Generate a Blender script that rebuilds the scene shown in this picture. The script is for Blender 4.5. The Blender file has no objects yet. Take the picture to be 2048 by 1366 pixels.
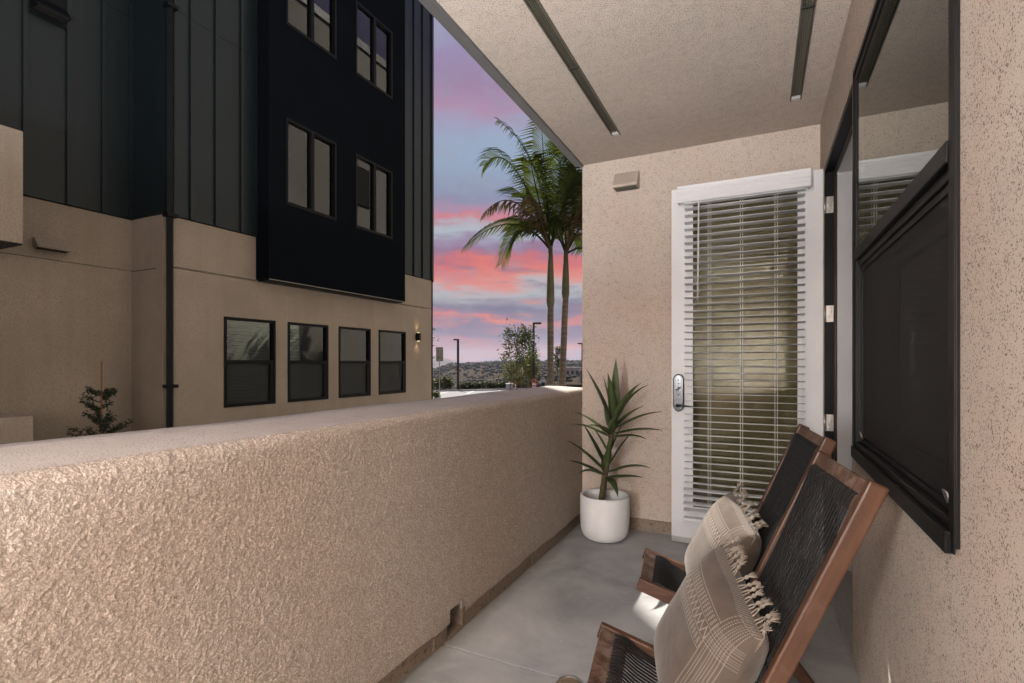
import bpy, bmesh, math, random
from mathutils import Vector, Matrix

R_ = math.radians
random.seed(7)
sc = bpy.context.scene
COL = sc.collection

# ------------------------------------------------------------------ camera
TH = math.atan(496 / 1026.0)
SN, CS = math.sin(TH), math.cos(TH)
cam_d = bpy.data.cameras.new("camera")
cam = bpy.data.objects.new("camera", cam_d)
COL.objects.link(cam)
cam.location = (0, 0, 1.25)
cam.rotation_euler = (R_(90), 0, TH)
cam_d.sensor_width = 36
cam_d.lens = 36 * 1026 / 2048.0
cam_d.shift_y = 42 / 2048.0
cam_d.clip_start = 0.05
cam_d.clip_end = 40000
sc.camera = cam

# ------------------------------------------------------------------ light
SUN_AZ = Vector((-0.64, 0.770, 0)).normalized()
SUN_EL = R_(44)
sun_d = bpy.data.lights.new("sun", 'SUN')
sun_d.energy = 5.0
sun_d.angle = R_(0.5)
sun_d.color = (1.0, 0.93, 0.84)
sun = bpy.data.objects.new("sun", sun_d)
COL.objects.link(sun)
to_sun = SUN_AZ * math.cos(SUN_EL) + Vector((0, 0, math.sin(SUN_EL)))
sun.rotation_euler = (-to_sun).to_track_quat('-Z', 'Y').to_euler()
sun.location = (0, 0, 30)

FILL_STRIP_W = 40
FILL_STRIP_LOC = Vector((-1.13, -2.0, 1.40))
FILL_UPLIGHT_W = 520
FILL_UPLIGHT_LOC = Vector((0.08, -2.3, 0.40))

vs = sc.view_settings
vs.view_transform = 'Standard'
vs.look = 'None'
vs.exposure = 1.0
vs.gamma = 1.0
vs.use_curve_mapping = False


def lin(r, g, b):
    def f(v):
        v /= 255.0
        return v / 12.92 if v <= 0.04045 else ((v + 0.055) / 1.055) ** 2.4
    return (f(r), f(g), f(b), 1.0)


class NT:
    """small helper round a node tree"""
    def __init__(self, tree):
        self.t = tree
        self.n = tree.nodes
        self.l = tree.links

    def new(self, typ, **kw):
        nd = self.n.new(typ)
        for k, v in kw.items():
            setattr(nd, k, v)
        return nd

    def put(self, sock, v):
        if hasattr(v, "is_linked") or hasattr(v, "links"):
            self.l.new(v, sock)
        else:
            sock.default_value = v

    def math(self, op, a, b=0.0, c=None, clamp=False):
        nd = self.new('ShaderNodeMath', operation=op, use_clamp=clamp)
        self.put(nd.inputs[0], a)
        self.put(nd.inputs[1], b)
        if c is not None:
            self.put(nd.inputs[2], c)
        return nd.outputs[0]

    def mix(self, fac, a, b, blend='MIX'):
        nd = self.new('ShaderNodeMix', data_type='RGBA', blend_type=blend)
        self.put(nd.inputs[0], fac)
        self.put(nd.inputs[6], a)
        self.put(nd.inputs[7], b)
        return nd.outputs[2]

    def ramp(self, fac, stops, interp='LINEAR'):
        nd = self.new('ShaderNodeValToRGB')
        cr = nd.color_ramp
        cr.interpolation = interp
        while len(cr.elements) < len(stops):
            cr.elements.new(0.5)
        for e, (p, col) in zip(cr.elements, sorted(stops, key=lambda q: q[0])):
            e.position = p
            e.color = col if len(col) == 4 else (*col, 1)
        self.put(nd.inputs[0], fac)
        return nd.outputs[0]

    def rampv(self, fac, a, b):
        nd = self.new('ShaderNodeMapRange')
        nd.clamp = True
        self.put(nd.inputs[0], fac)
        nd.inputs[1].default_value = a
        nd.inputs[2].default_value = b
        return nd.outputs[0]

    def noise(self, vec, scale, detail=2.0, rough=0.5, dist=0.0):
        nd = self.new('ShaderNodeTexNoise')
        if vec is not None:
            self.l.new(vec, nd.inputs['Vector'])
        nd.inputs['Scale'].default_value = scale
        nd.inputs['Detail'].default_value = detail
        nd.inputs['Roughness'].default_value = rough
        nd.inputs['Distortion'].default_value = dist
        return nd.outputs['Fac']

    def comb(self, x, y, z):
        nd = self.new('ShaderNodeCombineXYZ')
        for i, v in enumerate((x, y, z)):
            self.put(nd.inputs[i], v)
        return nd.outputs[0]

    def sep(self, v):
        nd = self.new('ShaderNodeSeparateXYZ')
        self.l.new(v, nd.inputs[0])
        return nd.outputs

    def bump(self, h, strength, dist, normal=None):
        nd = self.new('ShaderNodeBump')
        nd.inputs['Strength'].default_value = strength
        nd.inputs['Distance'].default_value = dist
        self.l.new(h, nd.inputs['Height'])
        if normal is not None:
            self.l.new(normal, nd.inputs['Normal'])
        return nd.outputs[0]

    def obj(self):
        return self.new('ShaderNodeTexCoord').outputs['Object']

    def scaled(self, v, s):
        nd = self.new('ShaderNodeMapping')
        self.l.new(v, nd.inputs[0])
        nd.inputs['Scale'].default_value = s
        return nd.outputs[0]


# ------------------------------------------------------------------ world
world = bpy.data.worlds.new("World")
sc.world = world
world.use_nodes = True
w = NT(world.node_tree)
w.n.clear()
wc = w.new('ShaderNodeTexCoord').outputs['Generated']
X, Y, Z = w.sep(wc)
hor = w.math('SQRT', w.math('ADD', w.math('MULTIPLY', X, X), w.math('MULTIPLY', Y, Y)))
elev = w.math('DIVIDE', Z, w.math('MAXIMUM', hor, 0.02))
az = w.math('ARCTAN2', X, Y)
cv = w.comb(w.math('MULTIPLY', az, 3.2), w.math('MULTIPLY', elev, 9.0), 0.0)
n1 = w.noise(cv, 1.4, 4.0, 0.55)
cv2 = w.comb(w.math('MULTIPLY', az, 9.0), w.math('MULTIPLY', elev, 38.0), 3.0)
n2 = w.noise(cv2, 1.0, 5.0, 0.6)
cv3 = w.comb(w.math('MULTIPLY', az, 8.0), w.math('MULTIPLY', elev, 12.0), 9.0)
n3 = w.noise(cv3, 1.6, 6.0, 0.6)
warp = w.math('ADD', w.math('ADD', w.math('MULTIPLY', w.math('SUBTRACT', n1, 0.5), 0.085), w.math('MULTIPLY', w.math('SUBTRACT', n3, 0.5), 0.04)),
              w.math('MULTIPLY', w.math('SUBTRACT', n2, 0.5), 0.055))
ew = w.math('ADD', elev, warp)
# colour of the cloud bands, from the skyline up
bands = [(725, (160, 135, 165)), (712, (165, 128, 155)), (703, (206, 136, 140)), (688, (196, 130, 142)),
         (672, (150, 118, 145)), (658, (128, 116, 146)), (648, (200, 125, 130)), (640, (228, 135, 125)),
         (632, (150, 118, 142)), (618, (122, 116, 142)), (604, (150, 146, 160)), (590, (178, 182, 186)),
         (574, (196, 178, 180)), (560, (228, 152, 142)), (540, (228, 126, 120)), (520, (206, 118, 126)),
         (504, (150, 118, 148)), (488, (158, 142, 168)), (468, (182, 192, 202)), (450, (184, 180, 192)),
         (438, (212, 136, 144)), (424, (178, 142, 168)), (400, (146, 148, 176)), (370, (146, 158, 184)),
         (335, (156, 174, 198)), (290, (160, 177, 202)), (250, (166, 168, 196)), (215, (178, 148, 176)),
         (165, (162, 138, 170)), (100, (156, 144, 180)), (30, (164, 160, 196)), (-60, (146, 156, 196))]
ramp = w.ramp(w.math('DIVIDE', ew, 0.80),
              [(max(0.0, (725 - v) / 1026.0 / 0.80), lin(*cc)) for v, cc in bands])
# loose blue-white gaps and grey puffs so that the bands break up sideways
gap = w.math('MULTIPLY', w.rampv(n3, 0.48, 0.72), 0.55)
skyc = w.mix(gap, ramp, lin(156, 163, 182))
pf = w.math('MULTIPLY', w.rampv(n1, 0.56, 0.75), 0.15)
skyc = w.mix(pf, skyc, lin(214, 130, 140))
cv4 = w.comb(w.math('ADD', w.math('MULTIPLY', az, 7.0), w.math('MULTIPLY', elev, 9.0)), w.math('MULTIPLY', elev, 46.0), 17.0)
n4 = w.noise(cv4, 1.0, 5.0, 0.62)
lowm = w.rampv(elev, 0.34, 0.16)
skyc = w.mix(w.math('MULTIPLY', w.math('MULTIPLY', w.rampv(n4, 0.47, 0.36), lowm), 0.55), skyc, lin(104, 106, 134))
skyc = w.mix(w.math('MULTIPLY', w.math('MULTIPLY', w.rampv(n4, 0.56, 0.70), lowm), 0.75), skyc, lin(236, 138, 120))
nish = w.new('ShaderNodeTexSky', sky_type='NISHITA')
nish.sun_disc = False
nish.sun_elevation = SUN_EL
nish.sun_rotation = math.atan2(SUN_AZ.x, SUN_AZ.y)
nsc = w.new('ShaderNodeVectorMath', operation='SCALE')
w.l.new(nish.outputs[0], nsc.inputs[0])
nsc.inputs['Scale'].default_value = 0.075
up = w.rampv(elev, 0.55, 2.2)
skyc = w.mix(w.math('MULTIPLY', up, 0.85), skyc, nsc.outputs[0])
hs_ = w.new('ShaderNodeHueSaturation')
hs_.inputs['Saturation'].default_value = 1.08
w.l.new(skyc, hs_.inputs['Color'])
skyc = hs_.outputs[0]
bg = w.new('ShaderNodeBackground')
w.l.new(skyc, bg.inputs[0])
bg.inputs[1].default_value = 0.46
wo = w.new('ShaderNodeOutputWorld')
w.l.new(bg.outputs[0], wo.inputs[0])


# ------------------------------------------------------------------ materials
def base_mat(name):
    m = bpy.data.materials.new(name)
    m.use_nodes = True
    nt = NT(m.node_tree)
    b = nt.n['Principled BSDF']
    return m, nt, b


def plain(name, col, rough=0.6, metal=0.0, spec=0.5, var=0.12, scale=6.0, bump=0.0, bscale=60.0):
    m, nt, b = base_mat(name)
    o = nt.obj()
    n = nt.noise(o, scale, 4.0, 0.6)
    dark = tuple(c * (1 - var) for c in col[:3]) + (1,)
    lite = tuple(min(1, c * (1 + var)) for c in col[:3]) + (1,)
    nt.l.new(nt.mix(nt.rampv(n, 0.3, 0.7), dark, lite), b.inputs['Base Color'])
    b.inputs['Roughness'].default_value = rough
    b.inputs['Metallic'].default_value = metal
    b.inputs['Specular IOR Level'].default_value = spec
    if bump > 0:
        nt.l.new(nt.bump(nt.noise(o, bscale, 3.0, 0.6), bump, 0.01), b.inputs['Normal'])
    return m


def stucco(name, col, speck=None, scale=150.0, bump=0.6, dist=0.004, lo=0.36, hi=0.44, patch=0.10, warm=0.0, coarse=0.0, det=2.5, stain=0.0):
    m, nt, b = base_mat(name)
    o = nt.obj()
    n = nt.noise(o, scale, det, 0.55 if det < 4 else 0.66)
    if coarse > 0:
        vo = nt.new('ShaderNodeTexVoronoi')
        wv_ = nt.new('ShaderNodeVectorMath', operation='ADD')
        nz_ = nt.new('ShaderNodeTexNoise')
        nz_.inputs['Scale'].default_value = scale * 0.5
        nt.l.new(o, nz_.inputs['Vector'])
        sc2 = nt.new('ShaderNodeVectorMath', operation='SCALE')
        nt.l.new(nz_.outputs['Color'], sc2.inputs[0])
        sc2.inputs['Scale'].default_value = 0.012
        nt.l.new(o, wv_.inputs[0])
        nt.l.new(sc2.outputs[0], wv_.inputs[1])
        nt.l.new(wv_.outputs[0], vo.inputs['Vector'])
        vo.inputs['Scale'].default_value = scale * 0.72
        n = nt.math('ADD', nt.math('MULTIPLY', n, 0.40), nt.math('MULTIPLY', nt.math('SUBTRACT', 0.85, vo.outputs['Distance']), 0.52))
    big = nt.noise(o, 1.3, 3.0, 0.55)
    med = nt.noise(o, 7.0, 3.0, 0.6)
    c0 = (*[c * (1 - patch) for c in col], 1)
    c1 = (*[min(1, c * (1 + patch)) for c in col], 1)
    colr = nt.mix(nt.rampv(big, 0.3, 0.7), c0, c1)
    if warm > 0:
        wn = nt.noise(nt.scaled(o, (1.0, 1.0, 1.0)), 1.9, 2.0, 0.5)
        colr = nt.mix(nt.math('MULTIPLY', nt.rampv(wn, 0.48, 0.66), warm), colr, (col[0] * 1.04, col[1] * 0.86, col[2] * 0.80, 1))
    colr = nt.mix(nt.math('MULTIPLY', nt.rampv(med, 0.35, 0.75), 0.10), colr, (*[c * 0.7 for c in col], 1))
    if stain > 0:
        sn = nt.noise(nt.scaled(o, (5.0, 5.0, 0.35)), 1.0, 4.0, 0.6)
        colr = nt.mix(nt.math('MULTIPLY', nt.rampv(sn, 0.50, 0.72), stain * 0.5), colr, (col[0] * 0.62, col[1] * 0.57, col[2] * 0.52, 1))
        zz_ = nt.sep(o)[2]
        low_ = nt.math('MULTIPLY', nt.rampv(nt.math('ADD', zz_, nt.math('MULTIPLY', med, 0.12)), 0.22, 0.10), stain)
        colr = nt.mix(low_, colr, (col[0] * 0.55, col[1] * 0.48, col[2] * 0.42, 1))
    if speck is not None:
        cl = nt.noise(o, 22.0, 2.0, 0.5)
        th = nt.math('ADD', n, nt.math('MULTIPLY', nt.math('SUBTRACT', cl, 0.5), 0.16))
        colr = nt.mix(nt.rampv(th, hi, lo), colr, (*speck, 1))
    nt.l.new(colr, b.inputs['Base Color'])
    b.inputs['Roughness'].default_value = 0.95
    b.inputs['Specular IOR Level'].default_value = 0.04
    h = n
    if coarse > 0:
        n2 = nt.noise(o, scale * 0.45, 3.0, 0.6)
        h = nt.math('ADD', n, nt.math('MULTIPLY', n2, coarse))
    nt.l.new(nt.bump(h, bump, dist), b.inputs['Normal'])
    return m


def glass(name, tint=(0.9, 0.93, 0.9), ior=1.5, extra=0.0, rough=0.0):
    m, nt, b = base_mat(name)
    nt.n.remove(b)
    tr = nt.new('ShaderNodeBsdfTransparent')
    tr.inputs[0].default_value = (*tint, 1)
    gl = nt.new('ShaderNodeBsdfGlossy')
    gl.inputs['Roughness'].default_value = rough
    gl.inputs[0].default_value = (0.93, 0.96, 0.93, 1)
    fr = nt.new('ShaderNodeFresnel')
    fr.inputs[0].default_value = ior
    mx = nt.new('ShaderNodeMixShader')
    fac = nt.math('ADD', nt.math('MULTIPLY', fr.outputs[0], 1.15), extra, clamp=True)
    nt.l.new(fac, mx.inputs[0])
    nt.l.new(tr.outputs[0], mx.inputs[1])
    nt.l.new(gl.outputs[0], mx.inputs[2])
    nt.l.new(mx.outputs[0], nt.n['Material Output'].inputs[0])
    return m


M = {}
BEIGE = (0.52, 0.445, 0.385)
M['wall'] = stucco('patio_stucco', BEIGE, (0.17, 0.128, 0.098), 290, 0.5, 0.004, 0.375, 0.43, 0.06, 0.25)
M['endwall'] = stucco('end_wall_stucco', BEIGE, (0.25, 0.195, 0.152), 230, 0.6, 0.004, 0.35, 0.43, 0.06, 0.25)
M['ceil'] = stucco('ceiling_stucco', (0.50, 0.43, 0.375), (0.20, 0.152, 0.118), 200, 0.8, 0.005, 0.37, 0.45, 0.06, 0.12)
M['parapet'] = stucco('parapet_stucco', (0.595, 0.532, 0.482), (0.37, 0.31, 0.262), 250, 0.7, 0.0035, 0.36, 0.50, 0.08, 0.30, 0.5, 4.0, 0.5)  # speck: dark pit dirt, also painted into the hollows as relief shading
M['cap'] = stucco('parapet_cap_stucco', (0.50, 0.452, 0.425), (0.27, 0.225, 0.20), 200, 0.7, 0.004, 0.33, 0.40, 0.09, 0.0, 0.0, 2.5, 0.45)
M['base'] = stucco('footing_mortar', (0.25, 0.20, 0.158), (0.16, 0.12, 0.09), 60, 0.5, 0.006, 0.33, 0.45, 0.18)
M['bld'] = stucco('facing_building_stucco', (0.365, 0.305, 0.245), (0.285, 0.233, 0.183), 60, 0.6, 0.008, 0.36, 0.52, patch=0.12, stain=0.6)
M['own'] = stucco('own_building_stucco', (0.46, 0.425, 0.38), None, 40, 0.3, 0.01, patch=0.06)
M['black'] = stucco('black_stucco', (0.0042, 0.0056, 0.0078), None, 90, 0.15, 0.003, patch=0.15)
M['metal'] = plain('dark_green_grey_metal', (0.0078, 0.0135, 0.0160), 0.38, 0.0, 0.4, 0.12, 1.5)
M['metal2'] = plain('dark_metal_trim', (0.004, 0.0045, 0.005), 0.5, 0.0, 0.2, 0.1)
M['frame'] = plain('black_frame_paint', (0.0045, 0.0045, 0.005), 0.45, 0.0, 0.15, 0.15)
M['bronze'] = plain('dark_bronze_frame', (0.0055, 0.0052, 0.0055), 0.45, 0.0, 0.20, 0.2, 20)
M['trimgrey'] = plain('grey_drip_metal', (0.13, 0.125, 0.125), 0.45, 0.3, 0.5, 0.1)
M['white'] = plain('white_door_paint', (0.64, 0.64, 0.655), 0.42, 0.0, 0.4, 0.03, 3.0, 0.04, 300)
M['blind'] = plain('white_blind_vinyl', (0.66, 0.655, 0.67), 0.40, 0.0, 0.45, 0.03, 8.0)
M['jamb'] = plain('pale_grey_jamb', (0.50, 0.50, 0.51), 0.4, 0.0, 0.4, 0.05)
M['strip'] = plain('brown_weatherstrip', (0.06, 0.035, 0.025), 0.5)
M['steel'] = plain('brushed_steel', (0.48, 0.46, 0.44), 0.35, 0.9, 0.5, 0.12, 60)
M['chrome'] = plain('dark_chrome', (0.05, 0.05, 0.055), 0.22, 0.7, 0.5, 0.05)
M['navy'] = plain('dark_blue_keypad', (0.010, 0.012, 0.035), 0.15, 0.0, 0.6, 0.1)
M['pot'] = plain('white_pot', (0.70, 0.70, 0.71), 0.5, 0.0, 0.35, 0.04, 9, 0.05, 120)
M['rope'] = plain('black_rope', (0.010, 0.010, 0.0105), 0.75, 0, 0.35, 0.3, 90, 0.5, 400)
M['venthood'] = plain('tan_vent_paint', (0.43, 0.36, 0.31), 0.5, 0.0, 0.4, 0.06)
M['ventslot'] = plain('olive_vent_metal', (0.115, 0.10, 0.075), 0.55, 0.2, 0.4, 0.15, 9)
M['ventdark'] = plain('vent_dark', (0.012, 0.011, 0.009), 0.8)
M['glass'] = glass('window_glass', (0.80, 0.86, 0.80), 1.5, 0.06)
M['glass_far'] = glass('facing_window_glass', (0.75, 0.82, 0.78), 1.5, 0.03)
M['doorglass'] = glass('door_glass', (0.68, 0.68, 0.58), 1.28, 0.0)
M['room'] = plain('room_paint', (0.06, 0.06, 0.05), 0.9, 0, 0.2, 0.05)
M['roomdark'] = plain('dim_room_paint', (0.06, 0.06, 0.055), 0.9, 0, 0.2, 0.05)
M['farblind'] = plain('far_blind_vinyl', (0.28, 0.275, 0.22), 0.55, 0, 0.3, 0.05)
M['closedblind'] = plain('closed_blind_vinyl', (0.42, 0.37, 0.33), 0.55, 0, 0.3, 0.05)
M['oliveblind'] = plain('olive_blind_vinyl', (0.20, 0.20, 0.125), 0.55, 0, 0.3, 0.05)
M['polepaint'] = plain('dark_brown_pole_paint', (0.022, 0.016, 0.017), 0.5, 0, 0.4, 0.1)
M['galv'] = plain('galvanised_post', (0.30, 0.28, 0.25), 0.5, 0.4, 0.5, 0.1)
M['signback'] = plain('sign_back', (0.26, 0.235, 0.19), 0.6, 0.2, 0.4, 0.08)
M['conc'] = plain('pale_concrete', (0.225, 0.222, 0.218), 0.9, 0, 0.2, 0.10, 0.6, 0.1, 30)
M['kerb'] = plain('kerb_concrete', (0.36, 0.35, 0.345), 0.9, 0, 0.2, 0.12, 2)
M['paint'] = plain('stall_line_paint', (0.75, 0.74, 0.72), 0.7, 0, 0.3, 0.06)
M['orange'] = plain('orange_plastic', (0.62, 0.075, 0.02), 0.5, 0, 0.4, 0.05)
M['whitepl'] = plain('white_plastic', (0.72, 0.71, 0.68), 0.5, 0, 0.4, 0.05)
M['blackpl'] = plain('black_plastic', (0.014, 0.014, 0.016), 0.4, 0, 0.5, 0.1)
M['rubber'] = plain('tyre_rubber', (0.018, 0.018, 0.018), 0.8, 0, 0.3, 0.1)
M['tan_stake'] = plain('wood_stake', (0.24, 0.13, 0.06), 0.8, 0, 0.2, 0.2, 20)
M['housewall'] = plain('far_house_wall', (0.38, 0.34, 0.30), 0.9, 0, 0.2, 0.06, 0.3)
M['mount'] = plain('far_mountain_scrub', (0.12, 0.105, 0.095), 1.0, 0, 0.0, 0.3, 0.004)


def foliage(name, col, col2, trans=0.25, scale=3.0, rough=0.55, spec=0.22):
    m, nt, b = base_mat(name)
    o = nt.obj()
    g = nt.new('ShaderNodeNewGeometry').outputs['Random Per Island']
    n = nt.noise(o, scale, 2.0, 0.5)
    f = nt.math('ADD', nt.math('MULTIPLY', g, 0.6), nt.math('MULTIPLY', n, 0.4))
    colr = nt.mix(nt.rampv(f, 0.25, 0.8), (*col, 1), (*col2, 1))
    nt.l.new(colr, b.inputs['Base Color'])
    b.inputs['Roughness'].default_value = rough
    b.inputs['Specular IOR Level'].default_value = spec
    tl = nt.new('ShaderNodeBsdfTranslucent')
    nt.l.new(nt.mix(0.5, colr, (0.12, 0.16, 0.02, 1)), tl.inputs[0])
    mx = nt.new('ShaderNodeMixShader')
    mx.inputs[0].default_value = trans
    nt.l.new(b.outputs[0], mx.inputs[1])
    nt.l.new(tl.outputs[0], mx.inputs[2])
    nt.l.new(mx.outputs[0], nt.n['Material Output'].inputs[0])
    return m


M['palmleaf'] = foliage('palm_leaf', (0.021, 0.030, 0.010), (0.050, 0.062, 0.020), 0.42, 2.0, 0.6, 0.0)
M['palmdead'] = foliage('dead_palm_leaf', (0.075, 0.045, 0.025), (0.13, 0.085, 0.05), 0.15, 2.0, 0.8, 0.03)
M['yucca'] = foliage('broad_blade_leaf', (0.042, 0.064, 0.022), (0.090, 0.118, 0.042), 0.18, 9.0, 0.38, 0.35)
M['treeleaf'] = foliage('young_tree_leaf', (0.030, 0.042, 0.018), (0.075, 0.085, 0.032), 0.25, 1.0)
M['yellowleaf'] = foliage('yellow_green_leaf', (0.07, 0.075, 0.018), (0.15, 0.14, 0.03), 0.3, 1.0)
M['shrubleaf'] = foliage('shrub_leaf', (0.020, 0.030, 0.013), (0.05, 0.06, 0.022), 0.2, 1.5)
M['paleshrub'] = foliage('pale_shrub_leaf', (0.08, 0.09, 0.03), (0.18, 0.18, 0.07), 0.25, 1.5)
M['scrub'] = foliage('hillside_scrub_leaf', (0.015, 0.017, 0.012), (0.028, 0.030, 0.021), 0.05, 0.05, 0.9)
M['needle'] = foliage('dark_needle_leaf', (0.012, 0.020, 0.012), (0.030, 0.042, 0.022), 0.1, 9.0)


def wood_mat(name, axis, worn):
    m, nt, b = base_mat(name)
    o = nt.obj()
    s = [42, 42, 42]
    s[axis] = 2.2
    v = nt.scaled(o, s)
    g = nt.noise(v, 1.0, 4.0, 0.62, 0.8)
    c = nt.ramp(g, [(0.25, (0.040, 0.017, 0.009)), (0.5, (0.080, 0.033, 0.017)), (0.75, (0.120, 0.054, 0.029))])
    pn = nt.noise(o, 16.0, 5.0, 0.65, 0.4)
    c = nt.mix(nt.math('MULTIPLY', nt.rampv(pn, 0.60 if worn < 0.5 else 0.44, 0.72 if worn < 0.5 else 0.60), worn), c, (0.26, 0.195, 0.155, 1))
    nt.l.new(c, b.inputs['Base Color'])
    nt.l.new(nt.math('ADD', 0.38, nt.math('MULTIPLY', pn, 0.25)), b.inputs['Roughness'])
    nt.l.new(nt.bump(g, 0.15, 0.002), b.inputs['Normal'])
    return m


M['wood'] = wood_mat('oiled_red_wood', 0, 0.12)
M['woodbar'] = wood_mat('weathered_crossbar_wood', 1, 0.75)


def concrete_floor():
    m, nt, b = base_mat('patio_concrete')
    o = nt.obj()
    n = nt.noise(o, 1.6, 5.0, 0.62, 0.5)
    n2 = nt.noise(o, 9.0, 5.0, 0.65)
    n3 = nt.noise(o, 240.0, 2.0, 0.5)
    c = nt.ramp(n, [(0.30, (0.205, 0.204, 0.204)), (0.5, (0.335, 0.336, 0.338)), (0.70, (0.44, 0.44, 0.44))])
    c = nt.mix(nt.math('MULTIPLY', nt.rampv(n2, 0.5, 0.75), 0.35), c, (0.40, 0.40, 0.40, 1))
    # scuffs: thin pale dashes
    sv = nt.scaled(o, (3.0, 26.0, 1.0))
    sn = nt.noise(sv, 2.2, 4.0, 0.7, 1.2)
    c = nt.mix(nt.math('MULTIPLY', nt.rampv(sn, 0.62, 0.72), 0.5), c, (0.58, 0.57, 0.56, 1))
    sp = nt.noise(o, 38.0, 1.0, 0.4)
    c = nt.mix(nt.math('MULTIPLY', nt.rampv(sp, 0.77, 0.80), 0.7), c, (0.55, 0.53, 0.5, 1))
    # rusty dirt stain beside the parapet foot
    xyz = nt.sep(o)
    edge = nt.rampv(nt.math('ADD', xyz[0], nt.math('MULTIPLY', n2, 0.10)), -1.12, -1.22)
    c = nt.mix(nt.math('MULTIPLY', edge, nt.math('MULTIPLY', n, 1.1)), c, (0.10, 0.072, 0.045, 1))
    nt.l.new(c, b.inputs['Base Color'])
    nt.l.new(nt.math('ADD', 0.42, nt.math('MULTIPLY', n2, 0.35)), b.inputs['Roughness'])
    b.inputs['Specular IOR Level'].default_value = 0.35
    nt.l.new(nt.bump(nt.math('ADD', nt.math('MULTIPLY', n2, 0.6), nt.math('MULTIPLY', n3, 0.15)), 0.18, 0.006), b.inputs['Normal'])
    return m


M['floor'] = concrete_floor()


def trunk_mat():
    m, nt, b = base_mat('palm_trunk')
    o = nt.obj()
    z = nt.sep(o)[2]
    n = nt.noise(o, 5.0, 5.0, 0.7)
    ring = nt.math('FRACT', nt.math('ADD', nt.math('MULTIPLY', z, 5.2), nt.math('MULTIPLY', n, 0.5)))
    c = nt.ramp(n, [(0.3, (0.065, 0.048, 0.034)), (0.7, (0.20, 0.155, 0.115))])
    c = nt.mix(nt.math('MULTIPLY', nt.rampv(ring, 0.82, 0.95), 0.6), c, (0.26, 0.21, 0.16, 1))
    nt.l.new(c, b.inputs['Base Color'])
    b.inputs['Roughness'].default_value = 0.85
    nt.l.new(nt.bump(ring, 0.3, 0.02), b.inputs['Normal'])
    return m


M['trunk'] = trunk_mat()
M['bark'] = plain('young_bark', (0.085, 0.06, 0.045), 0.9, 0, 0.2, 0.25, 12)
M['shaft'] = plain('green_crownshaft', (0.105, 0.095, 0.045), 0.5, 0, 0.4, 0.25, 3)
M['yuccastem'] = plain('ringed_stem', (0.075, 0.060, 0.030), 0.8, 0, 0.2, 0.3, 60, 0.6, 90)


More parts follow.
